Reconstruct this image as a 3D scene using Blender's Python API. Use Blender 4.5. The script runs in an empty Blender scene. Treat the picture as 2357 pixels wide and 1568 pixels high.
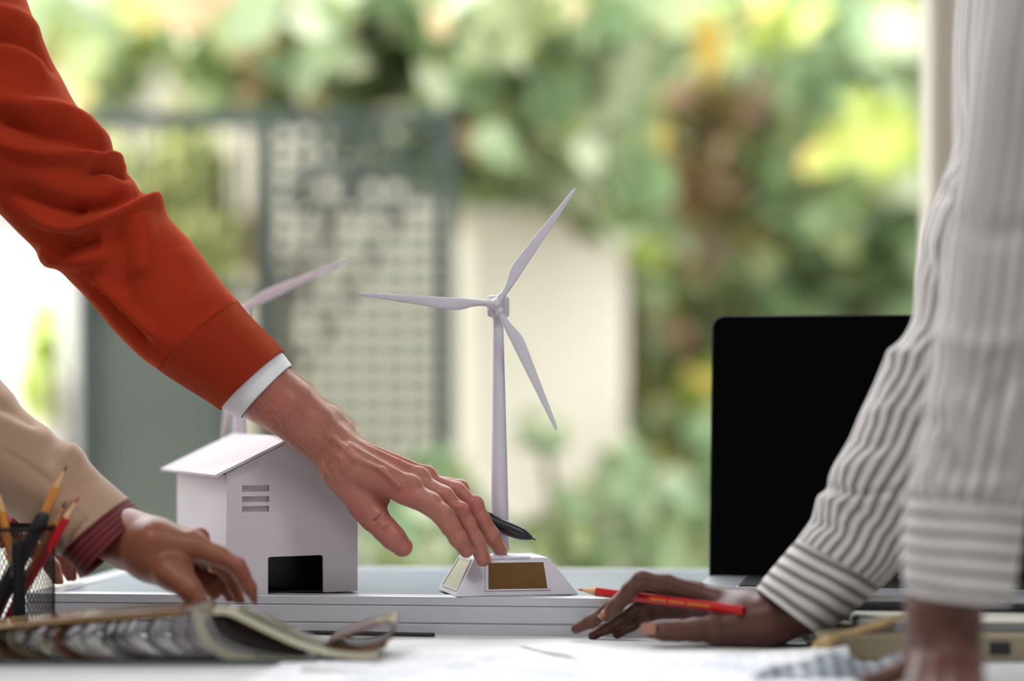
import bpy, bmesh, math, random
import numpy as np
from mathutils import Vector, Matrix

# ------------------------------------------------------------------ camera, light, exposure
SC = bpy.context.scene
COL = SC.collection
F = 85.0 / 36.0 * 2357.0          # focal length in photo pixels
CX, HY = 1178.5, 920.0            # principal column, horizon row of the photo
DESK_Z = 0.750
PANEL_Z = 0.7823                  # top of the framed panel lying on the desk
CAM_Z = PANEL_Z + 0.166
cam_d = bpy.data.cameras.new('camera'); cam = bpy.data.objects.new('camera', cam_d); COL.objects.link(cam)
cam.location = (0, 0, CAM_Z); cam.rotation_euler = (math.pi / 2, 0, 0)
cam_d.lens = 85; cam_d.sensor_width = 36; cam_d.sensor_fit = 'HORIZONTAL'
cam_d.shift_y = (HY - 784.0) / 2357.0
cam_d.clip_start = 0.05; cam_d.clip_end = 200
cam_d.dof.use_dof = True; cam_d.dof.focus_distance = 2.055; cam_d.dof.aperture_fstop = 1.75
SC.camera = cam
SC.view_settings.view_transform = 'Standard'; SC.view_settings.look = 'None'
SC.view_settings.gamma = 1.0; SC.view_settings.use_curve_mapping = False
SC.view_settings.exposure = 0.3
w = bpy.data.worlds.new('sky'); SC.world = w; w.use_nodes = True
bg = w.node_tree.nodes['Background']; bg.inputs[0].default_value = (0.92, 0.96, 1.0, 1); bg.inputs[1].default_value = 4.2
SC.cycles.use_adaptive_sampling = True; SC.cycles.adaptive_threshold = 0.08; SC.cycles.adaptive_min_samples = 16; SC.cycles.use_light_tree = False
SC.cycles.max_bounces = 4; SC.cycles.diffuse_bounces = 2; SC.cycles.glossy_bounces = 2; SC.cycles.transmission_bounces = 3; SC.cycles.caustics_reflective = False; SC.cycles.caustics_refractive = False
def light(name, kind, loc, rot, energy, color=(1, 1, 1), size=1.0, size_y=None):
    d = bpy.data.lights.new(name, kind); d.energy = energy; d.color = color
    if kind == 'AREA':
        d.size = size
        if size_y: d.shape = 'RECTANGLE'; d.size_y = size_y
    if kind == 'SUN': d.angle = size
    o = bpy.data.objects.new(name, d); COL.objects.link(o); o.location = loc; o.rotation_euler = rot
    return o
light('sun', 'SUN', (-6, -4, 11), Vector((0.48, 0.44, -0.76)).to_track_quat('-Z', 'Y').to_euler(), 3.0, (1.0, 0.96, 0.89), math.radians(3))

def P(px, py, Y):
    """place measured on the photo at row/column -> point at depth Y"""
    return Vector(((px - CX) / F * Y, Y, CAM_Z - (py - HY) / F * Y))

# ------------------------------------------------------------------ materials
MATS = {}
def srgb(r, g, b):
    f = lambda c: c / 12.92 if c <= 0.04045 else ((c + 0.055) / 1.055) ** 2.4
    return (f(r / 255), f(g / 255), f(b / 255), 1)
def mat(name, col, rough=0.6, metal=0.0, bump=0.0, bscale=200.0, var=0.0, vscale=20.0, spec=0.5, sheen=0.0, sss=0.0, coat=0.0, bdetail=3.0):
    m = bpy.data.materials.new(name); m.use_nodes = True; nt = m.node_tree; n = nt.nodes; L = nt.links
    b = n['Principled BSDF']; MATS[name] = m
    b.inputs['Base Color'].default_value = col; b.inputs['Roughness'].default_value = rough; b.inputs['Metallic'].default_value = metal
    b.inputs['Specular IOR Level'].default_value = spec
    b.inputs['Sheen Weight'].default_value = sheen; b.inputs['Sheen Roughness'].default_value = 0.4
    b.inputs['Coat Weight'].default_value = coat
    if sss:
        b.inputs['Subsurface Weight'].default_value = sss; b.inputs['Subsurface Radius'].default_value = (0.009, 0.0028, 0.0014)
        b.inputs['Subsurface Scale'].default_value = 1.0
    tc = n.new('ShaderNodeTexCoord')
    if var:
        t = n.new('ShaderNodeTexNoise'); t.inputs['Scale'].default_value = vscale; t.inputs['Detail'].default_value = 4
        L.new(tc.outputs['Object'], t.inputs['Vector'])
        mx = n.new('ShaderNodeMix'); mx.data_type = 'RGBA'
        mx.inputs[6].default_value = tuple(c * (1 - var) for c in col[:3]) + (1,)
        mx.inputs[7].default_value = tuple(min(1, c * (1 + var)) for c in col[:3]) + (1,)
        L.new(t.outputs['Fac'], mx.inputs[0]); L.new(mx.outputs[2], b.inputs['Base Color'])
    if bump:
        t = n.new('ShaderNodeTexNoise'); t.inputs['Scale'].default_value = bscale; t.inputs['Detail'].default_value = bdetail
        L.new(tc.outputs['Object'], t.inputs['Vector'])
        bp = n.new('ShaderNodeBump'); bp.inputs['Strength'].default_value = bump; bp.inputs['Distance'].default_value = 0.001
        L.new(t.outputs['Fac'], bp.inputs['Height']); L.new(bp.outputs['Normal'], b.inputs['Normal'])
    return m
def bsdf(m): return m.node_tree.nodes['Principled BSDF']
def uvnode(m):
    u = m.node_tree.nodes.new('ShaderNodeUVMap'); s = m.node_tree.nodes.new('ShaderNodeSeparateXYZ')
    m.node_tree.links.new(u.outputs[0], s.inputs[0]); return s
def mnode(m, op, a, b=None, c=None):
    x = m.node_tree.nodes.new('ShaderNodeMath'); x.operation = op
    for i, v in enumerate((a, b, c)):
        if v is None: continue
        if isinstance(v, (int, float)): x.inputs[i].default_value = v
        else: m.node_tree.links.new(v, x.inputs[i])
    return x.outputs[0]
def mixcol(m, fac, a, b):
    x = m.node_tree.nodes.new('ShaderNodeMix'); x.data_type = 'RGBA'; L = m.node_tree.links
    if isinstance(fac, (int, float)): x.inputs[0].default_value = fac
    else: L.new(fac, x.inputs[0])
    for i, v in ((6, a), (7, b)):
        if isinstance(v, tuple): x.inputs[i].default_value = v
        else: L.new(v, x.inputs[i])
    return x.outputs[2]

# ------------------------------------------------------------------ mesh helpers
def mesh_obj(name, verts, faces, material=None, parent=None, smooth=False, uvs=None):
    me = bpy.data.meshes.new(name); me.from_pydata([tuple(v) for v in verts], [], [tuple(f) for f in faces]); me.update()
    if smooth: me.polygons.foreach_set('use_smooth', [True] * len(me.polygons))
    if uvs is not None:
        ul = me.uv_layers.new(name='UVMap'); li = np.zeros(len(me.loops), dtype=np.int32); me.loops.foreach_get('vertex_index', li)
        ul.data.foreach_set('uv', np.asarray(uvs, dtype=np.float32)[li].ravel())
    if material: me.materials.append(MATS[material] if isinstance(material, str) else material)
    o = bpy.data.objects.new(name, me); COL.objects.link(o)
    if parent: o.parent = parent; o.matrix_parent_inverse = Matrix.Identity(4)
    return o
def grid_obj(name, V, F4, material, parent=None, uvs=None):      # numpy verts / quad array
    me = bpy.data.meshes.new(name); nV, nF = len(V), len(F4)
    me.vertices.add(nV); me.vertices.foreach_set('co', np.asarray(V, dtype=np.float32).ravel())
    k = F4.shape[1]
    me.loops.add(nF * k); me.loops.foreach_set('vertex_index', F4.astype(np.int32).ravel())
    me.polygons.add(nF); me.polygons.foreach_set('loop_start', np.arange(0, nF * k, k, dtype=np.int32))
    me.polygons.foreach_set('use_smooth', np.ones(nF, dtype=bool))
    if uvs is not None:
        ul = me.uv_layers.new(name='UVMap'); ul.data.foreach_set('uv', np.asarray(uvs, dtype=np.float32)[F4.ravel()].ravel())
    me.update(calc_edges=True); me.validate()
    me.materials.append(MATS[material] if isinstance(material, str) else material)
    o = bpy.data.objects.new(name, me); COL.objects.link(o)
    if parent: o.parent = parent
    return o
def tag(o, label=None, cat=None, group=None, kind=None):
    if label: o['label'] = label
    if cat: o['category'] = cat
    if group: o['group'] = group
    if kind: o['kind'] = kind
    return o
def empty(name, loc, rz=0.0, label=None, cat=None, group=None):
    o = bpy.data.objects.new(name, None); COL.objects.link(o); o.location = loc; o.rotation_euler = (0, 0, rz); o.empty_display_size = 0.02
    return tag(o, label, cat, group)
def copy_tree(o, parent=None):
    c = o.copy(); COL.objects.link(c); c.parent = parent
    for ch in list(o.children): copy_tree(ch, c)
    return c
def box_bm(bm, lo, hi, mtx=None):
    vs = [bm.verts.new(Vector((x, y, z)) if mtx is None else mtx @ Vector((x, y, z))) for x in (lo[0], hi[0]) for y in (lo[1], hi[1]) for z in (lo[2], hi[2])]
    for f in ((0, 1, 3, 2), (4, 6, 7, 5), (0, 4, 5, 1), (2, 3, 7, 6), (0, 2, 6, 4), (1, 5, 7, 3)): bm.faces.new([vs[i] for i in f])
def bm_obj(name, bm, material, parent=None, bevel=0.0, seg=2, smooth=False):
    bmesh.ops.recalc_face_normals(bm, faces=bm.faces)
    if bevel: bmesh.ops.bevel(bm, geom=list(bm.edges), offset=bevel, segments=seg, affect='EDGES', profile=0.5)
    me = bpy.data.meshes.new(name); bm.to_mesh(me); bm.free()
    if smooth:
        me.polygons.foreach_set('use_smooth', [True] * len(me.polygons))
    me.materials.append(MATS[material] if isinstance(material, str) else material)
    o = bpy.data.objects.new(name, me); COL.objects.link(o)
    if parent: o.parent = parent
    return o
def box(name, lo, hi, material, parent=None, bevel=0.0, mtx=None):
    bm = bmesh.new(); box_bm(bm, lo, hi, mtx); return bm_obj(name, bm, material, parent, bevel)
def plate(name, outline, holes, thick, material, parent=None, mtx=None, bevel=0.0):
    """flat plate with holes: outline/holes in local x,z ; thickness along +y"""
    cu = bpy.data.curves.new(name, 'CURVE'); cu.dimensions = '2D'; cu.fill_mode = 'BOTH'; cu.extrude = thick / 2 - bevel; cu.bevel_depth = bevel; cu.bevel_resolution = 1
    for poly in [outline] + list(holes):
        s = cu.splines.new('POLY'); s.points.add(len(poly) - 1); s.use_cyclic_u = True
        for p, q in zip(s.points, poly): p.co = (q[0], q[1], 0, 1)
    t = bpy.data.objects.new(name, cu); COL.objects.link(t)
    me = bpy.data.meshes.new_from_object(t); bpy.data.objects.remove(t); bpy.data.curves.remove(cu)
    M = Matrix(((1, 0, 0, 0), (0, 0, 1, thick / 2), (0, 1, 0, 0), (0, 0, 0, 1)))
    me.transform(M if mtx is None else mtx @ M); me.name = name; me.flip_normals()
    bm = bmesh.new(); bm.from_mesh(me); bmesh.ops.recalc_face_normals(bm, faces=bm.faces); bm.to_mesh(me); bm.free()
    me.materials.clear(); me.materials.append(MATS[material])
    o = bpy.data.objects.new(name, me); COL.objects.link(o)
    if parent: o.parent = parent
    return o
def rrect(x0, z0, x1, z1, r, n=6, corners=(1, 1, 1, 1)):
    pts = []
    for k, (cx, cz, a0) in enumerate(((x1 - r, z1 - r, 0), (x0 + r, z1 - r, 90), (x0 + r, z0 + r, 180), (x1 - r, z0 + r, 270))):
        if corners[k]:
            pts += [(cx + r * math.cos(math.radians(a0 + 90 * i / n)), cz + r * math.sin(math.radians(a0 + 90 * i / n))) for i in range(n + 1)]
        else: pts.append(((x1, z1), (x0, z1), (x0, z0), (x1, z0))[k])
    return pts
def frame_of(d):
    d = Vector(d).normalized(); a = Vector((0, 0, 1)) if abs(d.z) < 0.9 else Vector((1, 0, 0))
    u = d.cross(a).normalized(); v = d.cross(u).normalized(); return d, u, v
def lathe(name, p0, p1, prof, material, parent=None, n=32, smooth=True, cap=True):
    """profile [(t, r)] revolved about the line p0-p1"""
    p0, p1 = Vector(p0), Vector(p1); d, u, v = frame_of(p1 - p0); V = []; Fc = []
    for t, r in prof:
        c = p0 + (p1 - p0) * t
        V += [c + (u * math.cos(2 * math.pi * i / n) + v * math.sin(2 * math.pi * i / n)) * r for i in range(n)]
    for k in range(len(prof) - 1):
        for i in range(n): Fc.append((k * n + i, k * n + (i + 1) % n, (k + 1) * n + (i + 1) % n, (k + 1) * n + i))
    if cap: Fc.append(tuple(range(n))); Fc.append(tuple(range(len(V) - 1, len(V) - n - 1, -1)))
    o = mesh_obj(name, V, Fc, material, parent, smooth)
    bm = bmesh.new(); bm.from_mesh(o.data); bmesh.ops.recalc_face_normals(bm, faces=bm.faces)
    if smooth:
        for e in bm.edges:
            if len(e.link_faces) == 2 and e.calc_face_angle(0) > math.radians(38): e.smooth = False
    bm.to_mesh(o.data); bm.free(); return o
def tube(name, pts, r, material, parent=None, n=8, radii=None):
    pts = [Vector(p) for p in pts]; V = []; Fc = []; u = None
    for i, p in enumerate(pts):
        d = (pts[min(i + 1, len(pts) - 1)] - pts[max(i - 1, 0)]).normalized()
        if u is None: _, u, _ = frame_of(d)
        u = (u - d * u.dot(d)).normalized(); v = d.cross(u); rr = radii[i] if radii else r
        V += [p + (u * math.cos(2 * math.pi * k / n) + v * math.sin(2 * math.pi * k / n)) * rr for k in range(n)]
    for k in range(len(pts) - 1):
        for i in range(n): Fc.append((k * n + i, k * n + (i + 1) % n, (k + 1) * n + (i + 1) % n, (k + 1) * n + i))
    Fc.append(tuple(range(n - 1, -1, -1))); Fc.append(tuple(range(len(V) - n, len(V))))
    return mesh_obj(name, V, Fc, material, parent, True)
def crom(pts, n):
    """Catmull-Rom resample of an array of rows"""
    A = np.asarray(pts, float); m = len(A); t = np.linspace(0, m - 1, n); i = np.clip(t.astype(int), 0, m - 2); f = (t - i)[:, None]
    p0 = A[np.clip(i - 1, 0, m - 1)]; p1 = A[i]; p2 = A[i + 1]; p3 = A[np.clip(i + 2, 0, m - 1)]
    return 0.5 * (2 * p1 + (p2 - p0) * f + (2 * p0 - 5 * p1 + 4 * p2 - p3) * f ** 2 + (3 * p1 - p0 - 3 * p2 + p3) * f ** 3)

# ------------------------------------------------------------------ smooth bodies: distance field -> surface
def surface_nets(fv, org, h):
    nx, ny, nz = fv.shape; s = fv < 0
    c = np.zeros((nx - 1, ny - 1, nz - 1), np.int8)
    for dx in (0, 1):
        for dy in (0, 1):
            for dz in (0, 1): c += s[dx:nx - 1 + dx, dy:ny - 1 + dy, dz:nz - 1 + dz]
    idx = np.argwhere((c > 0) & (c < 8)); vid = -np.ones(c.shape, np.int64); vid[tuple(idx.T)] = np.arange(len(idx))
    acc = np.zeros((len(idx), 3)); cnt = np.zeros(len(idx))
    cor = [(a, b, d) for a in (0, 1) for b in (0, 1) for d in (0, 1)]
    val = {k: fv[idx[:, 0] + k[0], idx[:, 1] + k[1], idx[:, 2] + k[2]] for k in cor}
    for a in cor:
        for ax in range(3):
            if a[ax]: continue
            b = list(a); b[ax] = 1; b = tuple(b); va, vb = val[a], val[b]; m = (va < 0) != (vb < 0)
            t = np.zeros(len(idx)); t[m] = va[m] / (va[m] - vb[m]); p = np.tile(np.array(a, float), (len(idx), 1)); p[:, ax] += t
            acc[m] += p[m]; cnt[m] += 1
    V = (idx + acc / cnt[:, None]) * h + org
    Q = []
    for ax in range(3):
        o1, o2 = [(1, 2), (2, 0), (0, 1)][ax]
        sl = [slice(None)] * 3; sl[ax] = slice(0, -1); sa = s[tuple(sl)]; sl[ax] = slice(1, None); sb = s[tuple(sl)]
        E = np.argwhere(sa != sb); E = E[(E[:, o1] > 0) & (E[:, o2] > 0) & (E[:, o1] < fv.shape[o1] - 1) & (E[:, o2] < fv.shape[o2] - 1)]
        inside = s[tuple(E.T)]
        def g(d1, d2):
            K = E.copy(); K[:, o1] -= d1; K[:, o2] -= d2; return vid[tuple(K.T)]
        q = np.stack([g(1, 1), g(0, 1), g(0, 0), g(1, 0)], 1)
        q[~inside] = q[~inside][:, ::-1]; Q.append(q)
    return V, np.concatenate(Q)
class Field:
    def __init__(self, lo, hi, h):
        self.h = h; self.org = np.array(lo, float); self.n = np.ceil((np.array(hi) - self.org) / h).astype(int) + 1
        self.f = np.full(self.n, 1.0, np.float32)
        self.ax = [self.org[i] + np.arange(self.n[i]) * h for i in range(3)]
    def _box(self, lo, hi):
        a = np.clip(np.floor((lo - self.org) / self.h).astype(int), 0, self.n - 1); b = np.clip(np.ceil((hi - self.org) / self.h).astype(int) + 1, 1, self.n)
        return tuple(slice(i, max(j, i + 1)) for i, j in zip(a, b))
    def cone(self, a, b, ra, rb, pad, sq=None):
        a = np.array(a, float); b = np.array(b, float); R = max(ra, rb) * (1.6 if sq else 1) + pad
        sl = self._box(np.minimum(a, b) - R, np.maximum(a, b) + R)
        X, Y, Z = np.meshgrid(self.ax[0][sl[0]], self.ax[1][sl[1]], self.ax[2][sl[2]], indexing='ij', sparse=True)
        d = b - a; L2 = max(d @ d, 1e-12)
        t = np.clip(((X - a[0]) * d[0] + (Y - a[1]) * d[1] + (Z - a[2]) * d[2]) / L2, 0, 1)
        ex, ey, ez = X - a[0] - t * d[0], Y - a[1] - t * d[1], Z - a[2] - t * d[2]
        if sq is not None:                       # squash along direction sq[0] by factor sq[1]
            n = np.array(sq[0]); n = n / np.linalg.norm(n); dn = ex * n[0] + ey * n[1] + ez * n[2]; k = 1 / sq[1] - 1
            ex, ey, ez = ex + dn * n[0] * k, ey + dn * n[1] * k, ez + dn * n[2] * k
        return sl, np.sqrt(ex * ex + ey * ey + ez * ez) - (ra + t * (rb - ra))
    def add(self, a, b, ra, rb, k=0.004, sq=None):
        sl, d = self.cone(a, b, ra, rb, k + 3 * self.h, sq); self.join(sl, d, k)
    def join(self, sl, d, k):
        f = self.f[sl]; hh = np.maximum(k - np.abs(f - d), 0) / k; self.f[sl] = np.minimum(f, d) - hh * hh * k * 0.25
    def cut(self, a, b, ra, rb, k=0.002):
        sl, d = self.cone(a, b, ra, rb, k + 3 * self.h); f = self.f[sl]; d = -d
        hh = np.maximum(k - np.abs(f - d), 0) / k; self.f[sl] = np.maximum(f, d) + hh * hh * k * 0.25
    def chain(self, pts, kin, kout):
        """a finger: its own segments blended tightly, then joined to the rest"""
        lo = np.min([np.array(p[0]) - p[1] for p in pts], 0) - 0.012; hi = np.max([np.array(p[0]) + p[1] for p in pts], 0) + 0.012
        sl = self._box(lo, hi); sub = Field.__new__(Field); sub.h = self.h; sub.org = np.array([self.ax[i][sl[i]][0] for i in range(3)])
        sub.ax = [self.ax[i][sl[i]] for i in range(3)]; sub.n = np.array([len(x) for x in sub.ax]); sub.f = np.full(sub.n, 1.0, np.float32)
        for (a, ra), (b, rb) in zip(pts[:-1], pts[1:]): sub.add(a, b, ra, rb, kin)
        self.join(sl, sub.f, kout)
    def build(self, name, material, parent=None):
        V, Q = surface_nets(self.f, self.org, self.h); return grid_obj(name, V, Q, material, parent)
def PR(px, py, Y, r): return (np.array(P(px, py, Y)), r * Y / F)

# ------------------------------------------------------------------ cloth tubes
def sweep(name, stations, N, M, material, parent=None, folds=(), noise=0.0, nfreq=30.0, seed=1, lip=0.02, lipk=0.93, thick_end=True, extra=None, stretch=None, start_cap=False):
    """stations: (upper px,py, lower px,py, depth Y, depth half-width m). folds: (polyline px, amp m, width px)."""
    S = crom(stations, N); rng = np.random.RandomState(seed)
    th = np.linspace(0, 2 * np.pi, M, endpoint=False)
    Up = np.stack([(S[:, 0] - CX) / F * S[:, 4], S[:, 4], CAM_Z - (S[:, 1] - HY) / F * S[:, 4]], 1)
    Lo = np.stack([(S[:, 2] - CX) / F * S[:, 4], S[:, 4], CAM_Z - (S[:, 3] - HY) / F * S[:, 4]], 1)
    C = (Up + Lo) / 2; H = (Up - Lo) / 2; D = np.zeros_like(H); D[:, 1] = S[:, 5]
    V = C[:, None, :] + np.cos(th)[None, :, None] * H[:, None, :] + np.sin(th)[None, :, None] * D[:, None, :]
    nrm = V - C[:, None, :]; nrm /= np.linalg.norm(nrm, axis=2)[:, :, None]
    disp = np.zeros((N, M))
    px = V[:, :, 0] / V[:, :, 1] * F + CX; py = HY - (V[:, :, 2] - CAM_Z) / V[:, :, 1] * F
    front = np.clip(-np.sin(th) * 1.6 + 0.55, 0, 1)[None, :]
    for poly, amp, wid in folds:
        pl = crom(poly, 24); best = np.full((N, M), 1e9); par = np.zeros((N, M))
        for k in range(len(pl) - 1):
            a, b = pl[k], pl[k + 1]; d = b - a; t = np.clip(((px - a[0]) * d[0] + (py - a[1]) * d[1]) / (d @ d + 1e-9), 0, 1)
            q = np.hypot(px - a[0] - t * d[0], py - a[1] - t * d[1]); m = q < best; best = np.where(m, q, best); par = np.where(m, (k + t) / 23.0, par)
        ends = np.clip(par * 5, 0.0, 1) * np.clip((1 - par) * 5, 0.0, 1)
        disp += amp * np.exp(-(best / wid) ** 2) * (0.25 + 0.75 * ends) * front
    if noise:
        for k in range(14):
            q = rng.normal(size=3) * nfreq; ph = rng.rand() * 6.28; disp += noise * 0.3 * np.sin(V @ q + ph)
    if extra is not None: disp += extra(np.linspace(0, 1, N)[:, None], th[None, :])
    V = V + nrm * disp[:, :, None]
    seg = np.linalg.norm(np.diff(C, axis=0), axis=1); u = np.concatenate([[0], np.cumsum(seg)])
    rings = [V[i] for i in range(N)]; us = list(u)
    if thick_end:
        ax = (C[-1] - C[-4]); ax /= np.linalg.norm(ax); base = V[-1]; ctr = C[-1]
        for k, (sc, off) in enumerate(((0.985, 0.0012), (0.955, 0.0010), (lipk, -0.002), (lipk - 0.02, -lip))):
            rings.append(ctr + (base - ctr) * sc + ax * off); us.append(us[-1] + 0.002)
    if start_cap:
        rings.insert(0, C[0] + (V[0] - C[0]) * 0.02); us.insert(0, us[0] - 0.002)
    R = np.array(rings); n = len(rings); W = np.concatenate([R, R[:, :1]], 1)     # seam column duplicated for uv
    i, j = np.meshgrid(np.arange(n - 1), np.arange(M), indexing='ij'); a = i * (M + 1) + j
    Q = np.stack([a, a + 1, a + M + 2, a + M + 1], 2).reshape(-1, 4)
    vv = np.tile(np.linspace(0, 1, M + 1)[None, :], (n, 1)); uu = np.tile(np.array(us)[:, None], (1, M + 1))
    o = grid_obj(name, W.reshape(-1, 3), Q, material, parent, np.stack([uu, vv], 2).reshape(-1, 2))
    o['len'] = float(u[-1]); return o
# ------------------------------------------------------------------ the room
mat('plaster', srgb(224, 223, 222), 0.85, bump=0.2, bscale=60, var=0.04, vscale=3)
mat('ceiling_paint', srgb(235, 233, 228), 0.9, var=0.03, vscale=2)
mat('floor_wood', srgb(142, 130, 118), 0.45, bump=0.2, bscale=40, var=0.2, vscale=6)
mat('white_paint', srgb(232, 231, 228), 0.45, var=0.02, vscale=8)
RX0, RX1, RY0, RY1, RZ = -2.6, 2.6, -2.2, 2.85, 3.3
def struct(o): o['kind'] = 'structure'; return o
fl = struct(box('floor', (RX0, RY0, -0.12), (RX1, RY1 + 0.15, -0.02), 'white_paint'))
for k in range(26):
    box('plank', (RX0 + k * 0.2 + 0.0015, RY0, -0.02), (RX0 + (k + 1) * 0.2 - 0.0015, RY1, 0.0), 'floor_wood', fl, 0.001)
struct(box('ceiling', (RX0, RY0, RZ), (RX1, RY1 + 0.15, RZ + 0.12), 'ceiling_paint'))
struct(box('wall_left', (RX0 - 0.12, RY0 - 0.12, -0.12), (RX0, RY1 + 0.15, RZ + 0.12), 'plaster'))
struct(box('wall_right', (RX1, RY0 - 0.12, -0.12), (RX1 + 0.12, RY1 + 0.15, RZ + 0.12), 'plaster'))
struct(box('wall_rear', (RX0, RY0 - 0.12, -0.12), (RX1, RY0, RZ + 0.12), 'plaster'))
WX0, WX1, WZ0, WZ1 = -2.4, 0.56, 0.32, 3.2
struct(plate('wall_front', [(RX0, 0), (RX1, 0), (RX1, RZ), (RX0, RZ)], [[(WX0, WZ0), (WX1, WZ0), (WX1, WZ1), (WX0, WZ1)]], 0.15, 'plaster', mtx=Matrix.Translation((0, RY1, 0))))
win = struct(plate('window_1', [(WX0, WZ0), (WX1, WZ0), (WX1, WZ1), (WX0, WZ1)], [[(WX0 + .05, WZ0 + .05), (WX1 - .05, WZ0 + .05), (WX1 - .05, WZ1 - .05), (WX0 + .05, WZ1 - .05)]], 0.06, 'white_paint', mtx=Matrix.Translation((0, RY1 + 0.045, 0))))
box('window_sill', (WX0 - .05, RY1 - 0.10, WZ0 - 0.03), (WX1 + .05, RY1 + 0.05, WZ0), 'white_paint', win, 0.004)
# curtain gathered beside the opening
mat('curtain_cloth', srgb(222, 216, 205), 0.9, bump=0.15, bscale=500, sheen=0.2)
cx = np.linspace(0, 1, 160); zz = np.linspace(0.03, 3.1, 12); V = []; Q = []
for sgn in (0, 1):
    for z in zz:
        for t in cx:
            V.append((0.468 + 0.42 * t, 2.765 + 0.022 * math.sin(t * 44) + 0.008 * math.sin(t * 17 + 1) + sgn * 0.0015, z))
n = len(cx)
for s in (0, 1):
    b = s * n * len(zz)
    for i in range(len(zz) - 1):
        for j in range(n - 1): Q.append((b + i * n + j, b + i * n + j + 1, b + (i + 1) * n + j + 1, b + (i + 1) * n + j))
rim = [j for j in range(n)] ; off = n * len(zz)
for j in range(n - 1):
    Q.append((j, j + 1, off + j + 1, off + j)); k = n * (len(zz) - 1); Q.append((k + j, k + j + 1, off + k + j + 1, off + k + j))
for i in range(len(zz) - 1):
    for e in (0, n - 1): Q.append((i * n + e, (i + 1) * n + e, off + (i + 1) * n + e, off + i * n + e))
m = MATS['curtain_cloth']; tr_ = m.node_tree.nodes.new('ShaderNodeBsdfTranslucent'); tr_.inputs[0].default_value = srgb(240, 236, 228); mx_ = m.node_tree.nodes.new('ShaderNodeMixShader'); mx_.inputs[0].default_value = 0.75
m.node_tree.links.new(bsdf(m).outputs[0], mx_.inputs[1]); m.node_tree.links.new(tr_.outputs[0], mx_.inputs[2]); m.node_tree.links.new(mx_.outputs[0], m.node_tree.nodes['Material Output'].inputs[0])
tag(mesh_obj('curtain', V, Q, 'curtain_cloth', None, True), 'pale cream curtain hanging in soft folds beside the window', 'curtain')
tube('curtain_rod', [(-2.4, 2.765, 3.12), (1.1, 2.765, 3.12)], 0.012, 'white_paint', bpy.data.objects['curtain'])
# made-up fill lamps, added overhead out of view to brighten the room
mat('fill_body', srgb(240, 240, 240), 0.4)
m = mat('fill_glow', (1, 1, 1, 1), 0.5); bsdf(m).inputs['Emission Color'].default_value = (1, 0.98, 0.97, 1); bsdf(m).inputs['Emission Strength'].default_value = 4.0
for k, (lx, ly) in enumerate(((-1.2, 0.2), (1.2, 0.2))):
    t = empty('fill_lamp', (lx, ly, RZ), 0, 'flat square fill lamp, added out of view above the %s end of the desk' % ('house' if k == 0 else 'laptop'), 'lamp', 'added fill lamps')
    box('housing', (-.35, -.35, -.06), (.35, .35, 0), 'fill_body', t, 0.004); box('diffuser', (-.33, -.33, -.066), (.33, .33, -.0605), 'fill_glow', t)
    l = light('fill_light', 'AREA', (lx, ly, RZ - 0.08), (0, 0, 0), 19, (0.95, 0.97, 1.0), 0.66)

# ------------------------------------------------------------------ the garden outside
mat('paving', srgb(168, 160, 146), 0.9, bump=0.4, bscale=30, var=0.15, vscale=5)
mat('cream_render', srgb(238, 230, 212), 0.9, bump=0.3, bscale=40, var=0.06, vscale=2)
mat('white_render', srgb(245, 243, 238), 0.9, bump=0.3, bscale=40, var=0.04, vscale=2)
mat('gate_sheet', srgb(96, 105, 96), 0.6, 0.0, var=0.25, vscale=3)
mat('gate_metal', srgb(74, 86, 82), 0.5, 0.3, bump=0.1, bscale=80)
mat('bark', srgb(96, 74, 52), 0.9, bump=0.6, bscale=60, var=0.3, vscale=15)
struct(box('ground', (-9, RY1 + 0.15, -0.14), (9, 16, -0.02), 'paving'))
box('far_wall_cap', (0, 0, 0), (0.01, 0.01, 0.01), 'cream_render') if False else None
mat('beige_render', srgb(186, 181, 163), 0.9, bump=0.3, bscale=40, var=0.08, vscale=2)
gw = struct(box('wall_garden', (-7, 9.6, -0.1), (7, 9.8, 3.2), 'beige_render'))
def pil(name, x0, x1, Y, z1, m, label):
    a, b = P(x0, 0, Y).x, P(x1, 0, Y).x
    t = empty(name, ((a + b) / 2, Y + (b - a) / 2, -0.02), 0, label, 'pillar'); hw = (b - a) / 2
    box('shaft', (-hw, -hw, 0), (hw, hw, z1 - 0.08), m, t, 0.006); box('capstone', (-hw - .04, -hw - .04, z1 - 0.08), (hw + .04, hw + .04, z1), m, t, 0.01)
    return t
pil('gate_pillar', 1078, 1440, 4.9, 1.40, 'cream_render', 'broad cream pillar standing beside the lattice gate')
pil('gate_pillar', -260, 172, 4.75, 1.42, 'white_render', 'bright white pillar at the hinge side of the dark gate')
pil('house_column', 90, 225, 8.6, 3.0, 'beige_render', 'cream column rising behind the gate, the one nearer the orange sleeve')
pil('house_column', 335, 440, 8.8, 3.0, 'beige_render', 'slimmer cream column rising behind the middle of the gate')
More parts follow.
